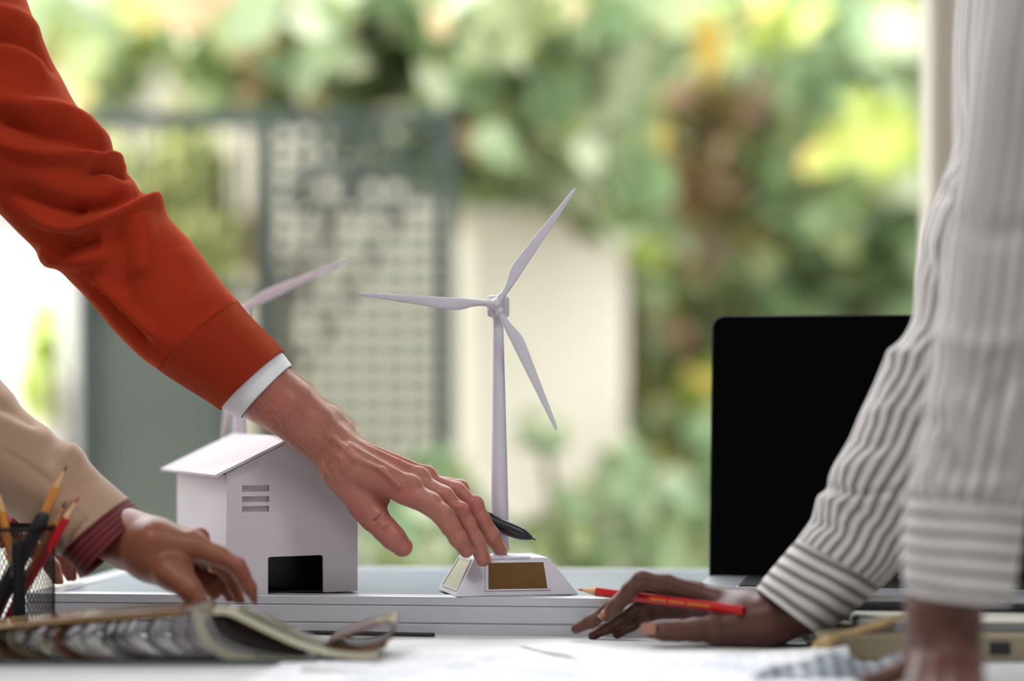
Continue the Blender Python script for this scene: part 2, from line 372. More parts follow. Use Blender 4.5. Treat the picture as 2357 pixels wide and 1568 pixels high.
# gate: frame, solid lower sheet, scroll top and lattice, each bar a part
GY = 4.25
def gx(px): return P(px, 0, GY).x
def gz(py): return P(0, py, GY).z
gate = empty('garden_gate', (gx(600), GY, 0), 0, 'dark grey-green metal gate with lattice panel beside the cream pillar', 'gate')
def gbar(name, x0, y0, x1, y1, dy=0.0, t=0.03):
    return box(name, (gx(x0) - gx(600), -t / 2 + dy, gz(y1)), (gx(x1) - gx(600), t / 2 + dy, gz(y0)), 'gate_metal', gate, 0.002)
gbar('top_rail', 180, 258, 1050, 296); gbar('stile', 180, 296, 214, 1560); gbar('stile', 596, 296, 640, 1560); gbar('stile', 1010, 296, 1052, 1560)
gbar('mid_rail', 214, 664, 596, 690); gbar('lower_sheet', 214, 690, 520, 1560, 0.004, 0.006).data.materials[0] = MATS['gate_sheet']; gbar('sheet_stile', 520, 690, 545, 1560)
gbar('bottom_rail', 640, 1270, 1010, 1310)
for k in range(6): gbar('picket', 262 + k * 56, 296, 270 + k * 56, 664, 0, 0.012)
for k in range(7): gbar('lattice_bar', 640 + 26 + k * 52, 296, 640 + 26 + k * 52 + 22, 1270, -0.004, 0.008)
for k in range(23): gbar('lattice_bar', 640, 330 + k * 41, 1010, 330 + k * 41 + 11, 0.004, 0.008)
def ring(name, cx_, cy_, r, par):
    pts = [(gx(cx_ + r * math.cos(a)) - gx(600), -0.012, gz(cy_ + r * math.sin(a))) for a in np.linspace(0, 2 * math.pi, 25)]
    return tube(name, pts, 0.006, 'gate_metal', par, 6)
for r_ in ((720, 360, 40), (800, 360, 40), (880, 360, 40), (760, 440, 40), (840, 440, 40), (690, 450, 30), (920, 440, 40)): ring('scroll', *r_, gate)

# leaves
def leaf_mat(name, cols, trans=0.35):
    m = bpy.data.materials.new(name); m.use_nodes = True; nt = m.node_tree; n = nt.nodes; L = nt.links; MATS[name] = m; b = n['Principled BSDF']
    a = n.new('ShaderNodeAttribute'); a.attribute_name = 'tint'
    r = n.new('ShaderNodeValToRGB'); r.color_ramp.interpolation = 'CONSTANT'
    while len(r.color_ramp.elements) < len(cols): r.color_ramp.elements.new(0.5)
    for i, c in enumerate(cols): r.color_ramp.elements[i].position = i / len(cols); r.color_ramp.elements[i].color = c
    L.new(a.outputs['Fac'], r.inputs[0]); L.new(r.outputs[0], b.inputs['Base Color']); b.inputs['Roughness'].default_value = 0.48
    t = n.new('ShaderNodeBsdfTranslucent'); L.new(r.outputs[0], t.inputs[0]); mx = n.new('ShaderNodeMixShader'); mx.inputs[0].default_value = trans
    L.new(b.outputs[0], mx.inputs[1]); L.new(t.outputs[0], mx.inputs[2]); L.new(mx.outputs[0], n['Material Output'].inputs[0])
leaf_mat('leaf_green', [srgb(101, 121, 70), srgb(127, 149, 98), srgb(150, 167, 117), srgb(176, 188, 139), srgb(119, 128, 67), srgb(205, 210, 166), srgb(137, 155, 110)])
leaf_mat('leaf_olive', [srgb(103, 110, 47), srgb(134, 140, 65), srgb(91, 98, 42), srgb(166, 170, 95), srgb(119, 98, 54), srgb(186, 190, 115)])
leaf_mat('leaf_pale', [srgb(159, 177, 133), srgb(133, 157, 115), srgb(189, 197, 162), srgb(115, 141, 95), srgb(172, 182, 126)])
leaf_mat('petal', [srgb(226, 190, 150), srgb(232, 210, 164), srgb(214, 168, 136), srgb(230, 220, 176)])
leaf_mat('leaf_yellow', [srgb(188, 200, 106), srgb(166, 182, 88), srgb(206, 176, 92), srgb(150, 166, 78)])
RL = random.Random(7)
def leaves(name, blobs, count, size, material, parent, face=0.6):
    """blobs: (centre, radius xyz); each leaf a folded pointed blade"""
    V = []; Fc = []; tint = []
    wts = [b[1][0] * b[1][2] for b in blobs]
    for _ in range(count):
        c, r = RL.choices(blobs, wts)[0]
        d = Vector((RL.gauss(0, 1), RL.gauss(0, 1), RL.gauss(0, 1))).normalized() * (RL.random() ** 0.4)
        p = Vector((c[0] + d.x * r[0], c[1] + d.y * r[1], c[2] + d.z * r[2]))
        nrm = Vector((RL.gauss(0, .6), -face + RL.gauss(0, .5), 0.5 + RL.gauss(0, .5))).normalized()
        a = Vector((RL.gauss(0, 1), RL.gauss(0, 1), RL.gauss(-0.4, 1))); a = (a - nrm * a.dot(nrm)).normalized(); b = nrm.cross(a)
        s = size * RL.uniform(0.6, 1.25); k = len(V); wd = RL.uniform(0.28, 0.42)
        V += [p - a * s * .5, p - a * s * .12 + b * s * wd + nrm * s * .06, p + a * s * .25 + b * s * wd * .8 + nrm * s * .05, p + a * s * .55 - nrm * s * .08,
              p + a * s * .25 - b * s * wd * .8 + nrm * s * .05, p - a * s * .12 - b * s * wd + nrm * s * .06, p - a * s * .1, p + a * s * .25]
        Fc += [(k, k + 1, k + 6), (k + 1, k + 2, k + 7, k + 6), (k + 2, k + 3, k + 7), (k + 3, k + 4, k + 7), (k + 4, k + 5, k + 6, k + 7), (k + 5, k, k + 6)]
        tint += [RL.random() * 0.999] * 8
    o = mesh_obj(name, V, Fc, material, parent, True)
    at = o.data.attributes.new('tint', 'FLOAT', 'POINT'); at.data.foreach_set('value', tint)
    return tag(o, kind='stuff')
def shrub(name, label, blobs_px, Y, count, size, material, cat='shrub', group='garden plants', petals=0, depth=0.35, extra=None, root=None):
    blobs = []
    for (x, y, rx, ry) in blobs_px:
        y_ = Y + RL.uniform(-0.15, 0.15); c = P(x, y, y_); blobs.append((c, (rx / F * Y, depth, ry / F * Y)))
    x0 = sum(b[0].x for b in blobs) / len(blobs)
    t = empty(name, (0, 0, 0), 0, label, cat, group)
    leaves('foliage', blobs, count, size, material, t)
    if petals: leaves('blossom', [(b[0] - Vector((0, .25, 0)), (b[1][0], .15, b[1][2])) for b in blobs], petals, size * 0.9, 'petal', t, 1.2)
    if extra: leaves('young_foliage', [(b[0] - Vector((0, .15, 0)), b[1]) for b in blobs], extra[0], size * 1.05, extra[1], t, 1.0)
    root = Vector((x0, Y + 0.25, -0.02)) if root is None else Vector((P(root[0], 0, root[1]).x, root[1], -0.02))
    for b in blobs:
        e = b[0] + Vector((0, 0.12, 0)); mid = Vector((root.x * .75 + e.x * .25, root.y, e.z * .7))
        tube('stem', [root + Vector((RL.uniform(-.08, .08), 0, 0)), mid, e], 0.012, 'bark', t, 6, [0.018, 0.013, 0.007])
    return t
shrub('climbing_shrub', 'dense climber with peach blossoms hanging over the gate', [(600, 60, 170, 110), (760, 130, 150, 120), (900, 210, 140, 130), (1010, 330, 120, 90), (560, 190, 120, 60), (930, 60, 200, 130)], 4.75, 900, 0.12, 'leaf_green', petals=34, extra=(150, 'leaf_pale'), root=(560, 5.6))
shrub('climbing_shrub', 'light green leafy climber filling the space above the cream pillar', [(1180, 120, 180, 150), (1330, 240, 150, 150), (1200, 330, 140, 90), (1400, 90, 150, 120), (1100, 250, 120, 120), (1130, 390, 110, 60), (1300, 400, 130, 60), (1420, 440, 90, 90)], 4.55, 1100, 0.12, 'leaf_green', petals=12, extra=(260, 'leaf_pale'), root=(1490, 5.7))
shrub('tall_shrub', 'olive green shrub between the cream pillar and the black laptop', [(1560, 300, 150, 200), (1620, 560, 140, 200), (1520, 620, 90, 220), (1560, 860, 120, 200), (1550, 1120, 120, 180), (1700, 120, 180, 150)], 6.0, 1100, 0.12, 'leaf_olive', extra=(330, 'leaf_pale'), petals=14)
shrub('tall_shrub', 'pale green leafy shrub rising behind the black laptop', [(1850, 420, 200, 180), (1800, 640, 190, 150), (2000, 560, 170, 200), (2050, 250, 140, 180), (1920, 150, 160, 150), (1880, 860, 250, 150), (2150, 600, 140, 400)], 5.6, 1300, 0.13, 'leaf_green', extra=(420, 'leaf_pale'))
shrub('young_tree', 'yellow-green sprays of leaves scattered among the shrubs above the laptop', [(1420, 300, 120, 160), (1760, 60, 200, 60), (1990, 330, 130, 120), (1480, 560, 60, 90), (1700, 930, 120, 120)], 5.05, 120, 0.11, 'leaf_yellow', depth=0.15, root=(1500, 6.3))
leaf_mat('leaf_brown', [srgb(124, 106, 68), srgb(104, 84, 50), srgb(146, 118, 82), srgb(116, 112, 56), srgb(126, 98, 66)])
shrub('dry_shrub', 'brown dry foliage patch above the laptop', [(1600, 320, 130, 150), (1740, 290, 110, 90), (1640, 490, 90, 140)], 5.25, 110, 0.11, 'leaf_brown', depth=0.1, root=(1600, 6.2))
shrub('young_tree', 'yellow-green tree top showing between the columns behind the gate', [(300, 60, 90, 130), (240, 180, 90, 110), (480, 90, 90, 150), (120, 60, 60, 110)], 8.0, 460, 0.12, 'leaf_pale', extra=(60, 'leaf_yellow'))
shrub('tall_shrub', 'dark olive shrub seen through the upper half of the gate', [(430, 420, 80, 160), (470, 560, 90, 130), (250, 420, 70, 100)], 6.6, 420, 0.12, 'leaf_olive')
leaf_mat('leaf_lime', [srgb(206, 222, 120), srgb(190, 210, 104), srgb(214, 226, 140)])
shrub('bamboo_plant', 'yellow-green leafy plant in front of the white pillar', [(88, 900, 16, 110), (102, 780, 12, 90)], 4.55, 34, 0.07, 'leaf_lime', depth=0.04)
shrub('low_shrub', 'low pale green shrub at the foot of the lattice gate', [(1010, 1130, 90, 90), (960, 1240, 130, 90), (1100, 1260, 100, 90)], 4.05, 190, 0.07, 'leaf_pale', depth=0.12)
shrub('low_shrub', 'low pale green shrub at the foot of the cream pillar', [(1330, 1230, 110, 110), (1440, 1150, 70, 140), (1250, 1010, 40, 60)], 4.2, 160, 0.07, 'leaf_pale', depth=0.12)
shrub('low_shrub', 'olive green low shrub showing just left of the laptop', [(1570, 1210, 110, 130), (1650, 1080, 100, 150)], 5.0, 240, 0.10, 'leaf_olive', extra=(90, 'leaf_pale'))
shrub('tall_shrub', 'mid green shrub growing further left than the white pillar', [(-420, 500, 220, 420), (-800, 600, 260, 460), (-1200, 500, 260, 420)], 6.4, 700, 0.13, 'leaf_green', extra=(160, 'leaf_pale'))
shrub('tall_shrub', 'mid green shrub growing behind the pale curtain', [(2500, 500, 220, 420), (2850, 600, 240, 460)], 6.2, 500, 0.13, 'leaf_green', extra=(120, 'leaf_pale'))
hb = struct(box('wall_hedge', (P(1420, 0, 7.4).x, 7.4, -0.1), (5.5, 7.5, 2.9), 'cream_render'))
MATS['hedge_shade'] = mat('hedge_shade_wall', srgb(104, 98, 62), 0.95, bump=0.5, bscale=20, var=0.4, vscale=4)  # dark olive stands for shade in the hedge gaps, put into wall colour
hb.data.materials[0] = MATS['hedge_shade_wall']
# ------------------------------------------------------------------ desk, framed panel, papers
mat('desk_white', srgb(236, 236, 236), 0.35, bump=0.05, bscale=100, var=0.02, vscale=5)
mat('steel_grey', srgb(120, 122, 125), 0.4, 0.8)
desk = empty('work_desk', (-0.01, 1.9, 0), 0, 'long white work desk under the framed panel and papers', 'desk')
box('desktop', (-0.60, -0.55, DESK_Z - 0.03), (0.60, 0.6, DESK_Z), 'desk_white', desk, 0.003)
for sx in (-0.56, 0.52):
    for sy in (-0.5, 0.52): box('leg', (sx, sy, 0), (sx + 0.04, sy + 0.04, DESK_Z - 0.03), 'steel_grey', desk, 0.002)
box('cross_rail', (-0.55, 0.52, DESK_Z - 0.09), (0.55, 0.55, DESK_Z - 0.03), 'steel_grey', desk, 0.002)
mat('alu_frame', srgb(198, 198, 203), 0.32, 0.25, bump=0.04, bscale=300)
m = mat('panel_glass', srgb(120, 134, 148), 0.30, 0.0, bump=0.35, bscale=30, spec=0.7, bdetail=5, var=0.25, vscale=14)
PA = Vector(((61 - CX) / F * 2.076, 2.076, DESK_Z)); ang = math.radians(-6.2)
PLEN, PDEP, PH = 0.985, 0.352, PANEL_Z - DESK_Z
panel = empty('solar_panel', PA, ang, 'aluminium framed solar panel lying flat under the model house and laptop', 'panel')
def rail(name, lo, hi):
    # stepped extrusion: main web with two shallow grooves along the outside
    t = box(name, lo, hi, 'alu_frame', panel, 0.0008); return t
fr = rail('front_rail', (0, 0.0012, 0), (PLEN, 0.022, PH))
for z0, z1 in ((0.0, 0.0093), (0.0103, 0.0244), (0.0250, PH)):
    box('rail_face', (0, -0.0004, z0), (PLEN, 0.0016, z1 - 0.0003), 'alu_frame', fr, 0.0003)
rail('back_rail', (0, PDEP - 0.022, 0), (PLEN, PDEP, PH)); rail('side_rail', (0, 0.022, 0), (0.022, PDEP - 0.022, PH)); rail('side_rail', (PLEN - 0.022, 0.022, 0), (PLEN, PDEP - 0.022, PH))
gl = box('glass_sheet', (0.022, 0.022, PH - 0.006), (PLEN - 0.022, PDEP - 0.022, PH - 0.0012), 'panel_glass', panel)
mat('paper', srgb(246, 246, 246), 0.6, bump=0.03, bscale=60)
def paper(name, label, cx_, cy_, rz, w_, h_, z, curl, corner, mname='paper', printm=None):
    n = 18; V = []; Fc = []; uv = []
    for s in (0, 1):
        for i in range(n):
            for j in range(n):
                u, v = i / (n - 1), j / (n - 1); d = max(0, 1 - math.hypot(u - corner[0], v - corner[1]) / 0.5)
                V.append(((u - .5) * w_, (v - .5) * h_, z + curl * d * d + s * 0.0004)); uv.append((u, v))
    for s in (0, 1):
        b = s * n * n
        for i in range(n - 1):
            for j in range(n - 1): Fc.append((b + i * n + j, b + (i + 1) * n + j, b + (i + 1) * n + j + 1, b + i * n + j + 1))
    o = mesh_obj(name, V, Fc, mname, None, True, uv); o.location = (cx_, cy_, DESK_Z); o.rotation_euler = (0, 0, rz)
    return tag(o, label, 'paper', 'loose papers on the desk')
m = mat('printed_paper', srgb(244, 244, 246), 0.6); s = uvnode(m)
nz = m.node_tree.nodes.new('ShaderNodeTexNoise'); nz.inputs['Scale'].default_value = 7; m.node_tree.links.new(m.node_tree.nodes['Texture Coordinate'].outputs['UV'], nz.inputs['Vector'])
br = m.node_tree.nodes.new('ShaderNodeTexBrick'); br.inputs['Scale'].default_value = 9; br.inputs['Mortar Size'].default_value = 0.012
br.inputs['Color1'].default_value = br.inputs['Color2'].default_value = (0, 0, 0, 1); br.inputs['Mortar'].default_value = (1, 1, 1, 1); m.node_tree.links.new(m.node_tree.nodes['Texture Coordinate'].outputs['UV'], br.inputs['Vector'])
a = mixcol(m, mnode(m, 'MULTIPLY', mnode(m, 'GREATER_THAN', nz.outputs['Fac'], 0.55), 0.35), srgb(244, 244, 246), srgb(150, 165, 190))
m.node_tree.links.new(mixcol(m, mnode(m, 'MULTIPLY', br.outputs['Fac'], 0.5), a, srgb(90, 100, 130)), bsdf(m).inputs['Base Color'])
paper('paper_sheet', 'blank white sheet spread in front of the model turbine', 0.05, 1.875, 0.06, 0.42, 0.24, 0.0004, 0.004, (0, 0))
paper('paper_sheet', 'printed white sheet near the front edge of the desk', 0.03, 1.70, -0.10, 0.42, 0.29, 0.0022, 0.010, (1, 1), 'printed_paper')
paper('paper_sheet', 'white sheet with a raised corner under the hand holding the pencil', 0.13, 1.90, 0.35, 0.21, 0.148, 0.0014, 0.003, (0.0, 0.3))
paper('paper_sheet', 'small white slip beside the striped cuff', 0.235, 1.945, 0.8, 0.05, 0.04, 0.0018, 0.010, (1, 0))
# black cable lying along the foot of the panel
mat('black_rubber', srgb(22, 22, 24), 0.5)
pts = [P(560, 1462, 2.02), P(670, 1455, 2.035), P(800, 1458, 2.03), P(1000, 1470, 2.015)]
for p in pts: p.z = DESK_Z + 0.0022
tag(tube('thin_cable', [Vector(q) for q in crom([tuple(p) for p in pts], 30)], 0.0018, 'black_rubber'), 'thin black cable along the foot of the panel by the sample book', 'cable')

# ------------------------------------------------------------------ model house
mat('foam_board', srgb(214, 206, 210), 0.75, bump=0.12, bscale=400, var=0.015, vscale=30)
mat('foam_edge', srgb(188, 160, 150), 0.8)
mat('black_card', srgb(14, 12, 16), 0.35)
HW, HD, HHt, HR, TH = 0.1165, 0.182, 0.1035, 0.0275, 0.003
hl = P(521, 1372, 2.052); hl.z = PANEL_Z
hrz = math.radians(21)
house = empty('model_house', hl, hrz, 'small white cardboard model house with three slots and a dark doorway', 'model house')
out = [(0, 0), (HW, 0), (HW, HHt), (HW / 2, HHt + HR), (0, HHt)]
dl, dr, dh = 0.0365, 0.0855, 0.0315
out = [(0, 0), (dl, 0), (dl, dh - .001), (dl + .002, dh), (dr - .0015, dh + .0006), (dr, dh - .001), (dr, 0), (HW, 0), (HW, HHt), (HW / 2, HHt + HR), (0, HHt)]
slots = [[(0.0135, z0), (0.0375, z0), (0.0375, z0 + h_), (0.0140, z0 + h_)] for z0, h_ in ((0.0875, .0054), (0.0785, .005), (0.0702, .005))]
plate('gable_wall', out, slots, TH, 'foam_board', house)
plate('slot_backing', [(0.008, 0.062), (0.044, 0.062), (0.044, 0.097), (0.008, 0.097)], [], 0.001, 'foam_board', house, Matrix.Translation((0, TH + 0.0004, 0)))
plate('back_wall', [(0, 0), (HW, 0), (HW, HHt), (HW / 2, HHt + HR), (0, HHt)], [], TH, 'foam_board', house, Matrix.Translation((0, HD - TH, 0)))
box('side_wall', (0, TH, 0), (TH, HD - TH, HHt - 0.0015), 'foam_board', house); box('side_wall', (HW - TH, TH, 0), (HW, HD - TH, HHt - 0.0015), 'foam_board', house)
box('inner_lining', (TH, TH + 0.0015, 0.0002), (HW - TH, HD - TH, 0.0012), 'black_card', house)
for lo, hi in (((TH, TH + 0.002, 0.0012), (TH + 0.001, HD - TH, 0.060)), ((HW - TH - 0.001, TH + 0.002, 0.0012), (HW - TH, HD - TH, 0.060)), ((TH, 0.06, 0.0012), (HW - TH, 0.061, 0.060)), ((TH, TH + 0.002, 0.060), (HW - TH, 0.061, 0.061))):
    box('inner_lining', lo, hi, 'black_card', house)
sl_ = math.atan2(HR, HW / 2); RLn = math.hypot(HR, HW / 2) + 0.011
for s in (1, -1):
    M = Matrix.Translation((HW / 2, -0.004, HHt + HR + 0.0012)) @ Matrix.Scale(s, 4, (1, 0, 0)) @ Matrix.Rotation(sl_ , 4, 'Y') 
    bm = bmesh.new(); box_bm(bm, (-0.0005 if s == 1 else 0.0005, 0, 0), (RLn, HD + 0.024, TH * 0.8), M); bm_obj('roof_board', bm, 'foam_board', house, 0.0002)

# ------------------------------------------------------------------ model wind turbines
mat('white_plastic', srgb(214, 208, 218), 0.38, bump=0.03, bscale=150, spec=0.5)
mat('cell_front', srgb(128, 94, 54), 0.2, 0.7, var=0.25, vscale=60)
mat('cell_side', srgb(176, 172, 140), 0.35, 0.3, bump=0.4, bscale=900, var=0.1, vscale=300)
mat('dark_slot', srgb(60, 50, 70), 0.6)
def frustum(name, x0, x1, y0, y1, zb, X0, X1, Y0, Y1, zt, m, par, bev=0.0):
    bm = bmesh.new(); vs = [bm.verts.new(v) for v in ((x0, y0, zb), (x1, y0, zb), (x1, y1, zb), (x0, y1, zb), (X0, Y0, zt), (X1, Y0, zt), (X1, Y1, zt), (X0, Y1, zt))]
    for f in ((3, 2, 1, 0), (4, 5, 6, 7), (0, 1, 5, 4), (1, 2, 6, 5), (2, 3, 7, 6), (3, 0, 4, 7)): bm.faces.new([vs[i] for i in f])
    return bm_obj(name, bm, m, par, bev)
def face_quad(A, B, C, D, u0, u1, v0, v1, off=0.0):
    n = (B - A).cross(D - A).normalized()
    f = lambda u, v: (A + (B - A) * u) * (1 - v) + (D + (C - D) * u) * v + n * off
    return [f(u0, v0), f(u1, v0), f(u1, v1), f(u0, v1)]
def inset_cell(name, q, fm, par, w_=0.0022, proud=0.0011, m2='white_plastic'):
    """raised picture-frame border with the cell lying inside it"""
    A, B, C, D = q; n = (B - A).cross(D - A).normalized(); c = (A + B + C + D) / 4
    inn = [p + ((c - p).normalized()) * w_ * 1.5 for p in q]
    V = [p - n * .001 for p in q] + [p + n * proud + (c - p).normalized() * .0006 for p in q] + [p + n * proud for p in inn] + [p - n * .0005 for p in inn]
    Fc = []
    for r in range(3):
        for i in range(4): Fc.append((r * 4 + i, r * 4 + (i + 1) % 4, (r + 1) * 4 + (i + 1) % 4, (r + 1) * 4 + i))
    b = mesh_obj('cell_border', V, Fc, m2, par)
    V2 = [p + n * .0006 for p in inn] + [p - n * .001 for p in inn]
    mesh_obj(name, V2, [(0, 1, 2, 3), (7, 6, 5, 4), (0, 4, 5, 1), (1, 5, 6, 2), (2, 6, 7, 3), (3, 7, 4, 0)], fm, b)
def blade_mesh(L):
    prof = [(0.02, .0050, .0050, .5), (.07, .0052, .0050, .5), (.12, .0056, .0046, .5), (.17, .0066, .0040, .42), (.215, .0086, .0034, .33), (.26, .0102, .0030, .27), (.31, .0106, .0027, .25), (.40, .0098, .0024, .25),
            (.55, .0080, .0020, .26), (.70, .0062, .0017, .28), (.85, .0045, .0014, .32), (.95, .0034, .0012, .38), (.985, .0027, .0010, .45), (1.0, .0010, .0006, .5)]
    V = []; Fc = []; n = 20
    for r, w_, t, off in prof:
        c = (off - 0.5) * -w_ + (0.0 if r < .1 else 0.0)
        for k in range(n):
            a = 2 * math.pi * k / n; y = math.cos(a) * w_ / 2 + c * 1.0; z = math.sin(a) * t / 2 + 0.12 * (y)
            V.append((r * L, z, y))
    for s in range(len(prof) - 1):
        for k in range(n): Fc.append((s * n + k, s * n + (k + 1) % n, (s + 1) * n + (k + 1) % n, (s + 1) * n + k))
    Fc.append(tuple(range(n))); Fc.append(tuple(range(len(V) - 1, len(V) - n - 1, -1)))
    return V, Fc
def turbine(loc, rz, phase, label, hubyaw=0.0):
    t = empty('wind_turbine', loc, rz, label, 'model turbine', 'model wind turbines')
    bx, by, tx, ty, bh = 0.1065, 0.082, 0.0665, 0.056, 0.0315
    ins, inz = (bx - tx) / 2, 0.010
    bd = frustum('base', 0, bx, 0, by, 0.0, 0.0175, bx - 0.0245, inz, by - 0.012, bh, 'white_plastic', t, 0.0008)
    box('top_plate', (0.030, inz - .0010, bh - .001), (0.066, 0.035, bh + .0010), 'white_plastic', bd, 0.0004)
    A, B, C, D = Vector((0, 0, 0)), Vector((bx, 0, 0)), Vector((bx - .0245, inz, bh)), Vector((0.0175, inz, bh))
    fq = lambda x, v: Vector((x, inz * v, bh * v)) + Vector((0, -bh, inz)).normalized() * 0.0
    inset_cell('solar_cell', [fq(.0245, .13), fq(.0820, .13), fq(.0800, .91), fq(.0260, .91)], 'cell_front', bd)
    A, B, C, D = Vector((0, by, 0)), Vector((0, 0, 0)), Vector((0.0175, inz, bh)), Vector((0.0175, by - .012, bh))
    inset_cell('solar_cell', face_quad(A, B, C, D, 0.10, 0.90, 0.12, 0.95), 'cell_side', bd)
    cxx, cyy = 0.0465, 0.040
    lathe('socket', (cxx, cyy, bh - .001), (cxx, cyy, bh + .010), [(0, .0062), (.45, .0062), (.46, .0080), (1, .0080)], 'white_plastic', t)
    box('cable_slot', (cxx - .0045, cyy - .0068, bh + .0003), (cxx - .0018, cyy - .0058, bh + .0042), 'dark_slot', t)
    H = 0.2065
    lathe('tower', (cxx, cyy, bh + .0085), (cxx - 0.002, cyy, bh + H), [(0, .00785), (.03, .0079), (.4, .0068), (1, .0046)], 'white_plastic', t)
    hub = empty('nacelle_pivot', (0, 0, 0)); bpy.data.objects.remove(hub)
    hz = bh + H + 0.0085; R = Matrix.Translation((cxx - 0.002, cyy, hz)) @ Matrix.Rotation(hubyaw, 4, 'Z')
    bm = bmesh.new(); box_bm(bm, (-.0088, -.012, -.0095), (.0092, .017, .0090), R); na = bm_obj('nacelle', bm, 'white_plastic', t, 0.0028, 3)
    lathe('nacelle_neck', R @ Vector((0, 0, -.0105)), R @ Vector((0, 0, -.0085)), [(0, .0056), (1, .0056)], 'white_plastic', na)
    hc = R @ Vector((0, -.019, 0.001))
    lathe('hub', hc + (R.to_3x3() @ Vector((0, .008, 0))), hc + (R.to_3x3() @ Vector((0, -.0062, 0))), [(0, .0050), (.45, .0054), (.62, .0053), (.75, .0047), (.87, .0035), (.96, .0019), (1, .0004)], 'white_plastic', t)
    V, Fc = blade_mesh(0.1195)
    for k in range(3):
        a = math.radians(phase + 120 * k); M = Matrix.Translation(hc) @ Matrix.Rotation(hubyaw, 4, 'Z') @ Matrix.Rotation(-a, 4, 'Y')
        b = mesh_obj('blade', [M @ Vector(v) for v in V], Fc, 'white_plastic', t, True)
        mm = M.to_3x3(); d = mm @ Vector((1, 0, 0))
        lathe('blade_collar', hc + d * .0035, hc + d * .0082, [(0, .0037), (1, .0037)], 'white_plastic', b)
    return t
bl = P(1051, 1374, 2.033); bl.z = PANEL_Z
turbine(bl, math.radians(13), 55.5, 'white model wind turbine touched by the man\'s fingertips', math.radians(-16))
b2 = P(548, 1318, 2.31); b2.z = PANEL_Z
turbine(b2 - Vector((0.0465 - .002, 0.04, 0)), 0.0, 24.5, 'white model wind turbine standing behind the model house', math.radians(-6))
# ------------------------------------------------------------------ laptop
mat('laptop_alu', srgb(196, 198, 202), 0.35, 0.7, bump=0.03, bscale=600)
mat('screen_black', srgb(2, 3, 5), 0.08, 0.0, spec=0.05)
mat('key_black', srgb(16, 16, 18), 0.5)
mat('key_well', srgb(30, 30, 32), 0.6)
lp = P(1633, 1321, 2.190); lp.z = PANEL_Z + 0.0004
lap = empty('laptop', lp, math.radians(-9), 'open black-screened laptop on the panel behind the striped shirt', 'laptop')
LW, LD, LT = 0.345, 0.205, 0.0064
def flat_plate(name, outline, holes, z0, th, m, par):       # plate lying flat: outline x,y
    o = plate(name, outline, holes, th, m, par, Matrix(((1, 0, 0, 0), (0, 0, 1, 0), (0, 1, 0, z0), (0, 0, 0, 1))) , 0.0)
    return o
base = flat_plate('base', rrect(0, -LD, LW, 0, 0.012), [], 0.0015, LT - 0.0015, 'laptop_alu', lap)
for fx in (0.03, LW - .03):
    for fy in (-LD + .03, -.03): lathe('foot', (fx, fy, 0), (fx, fy, 0.0017), [(0, .006), (1, .006)], 'black_rubber', lap, 16)
well = flat_plate('keyboard_well', rrect(0.034, -0.130, LW - 0.034, -0.018, 0.004), [], LT - 0.0002, 0.0006, 'key_well', lap)
flat_plate('well_rim', rrect(0.0325, -0.1315, LW - 0.0325, -0.0165, 0.005), [rrect(0.034, -0.130, LW - 0.034, -0.018, 0.004)], LT - 0.0003, 0.0008, 'laptop_alu', well)
flat_plate('trackpad', rrect(0.100, -0.200, LW - 0.100, -0.135, 0.006), [], LT - 0.0004, 0.0007, 'laptop_alu', lap)
kp = 0.0193; k0 = None
for r in range(6):
    y1 = -0.0205 - r * 0.0183 if r else -0.0195; hh = 0.0155 if r else 0.0135
    for c in range(15):
        x0 = 0.0355 + c * kp
        if r == 5 and 4 <= c <= 8:
            if c == 4: box('space_key', (x0, y1 - hh, LT + .0003), (x0 + 5 * kp - .003, y1, LT + .0014), 'key_black', well, 0.0006)
            continue
        if k0 is None or r == 1 and c == 0:
            k0 = box('key', (0, -hh, 0), (kp - .003, 0, .0011), 'key_black', well, 0.0005); k0.location = (x0, y1, LT + .0003)
        else:
            k = bpy.data.objects.new('key', k0.data); COL.objects.link(k); k.parent = well; k.location = (x0, y1, LT + .0003)
tilt = math.radians(-9)
LM = Matrix.Translation((0, 0.0022, LT - 0.0015)) @ Matrix.Rotation(tilt, 4, 'X')
mat('lid_dark', srgb(52, 52, 54), 0.4, 0.6)
lid = plate('lid', rrect(0, 0, LW, 0.2405, 0.011, 6, (1, 1, 0, 0)), [], 0.0045, 'lid_dark', lap, LM, 0.0006)
plate('screen', rrect(0.0006, 0.0006, LW - 0.0006, 0.2399, 0.0105, 6, (1, 1, 0, 0)), [], 0.0006, 'screen_black', lid, LM @ Matrix.Translation((0, -0.0004, 0)))
tube('hinge', [LM @ Vector((0.03, 0.0045, 0.0022)), LM @ Vector((LW - 0.03, 0.0045, 0.0022))], 0.0030, 'key_well', lap, 12)

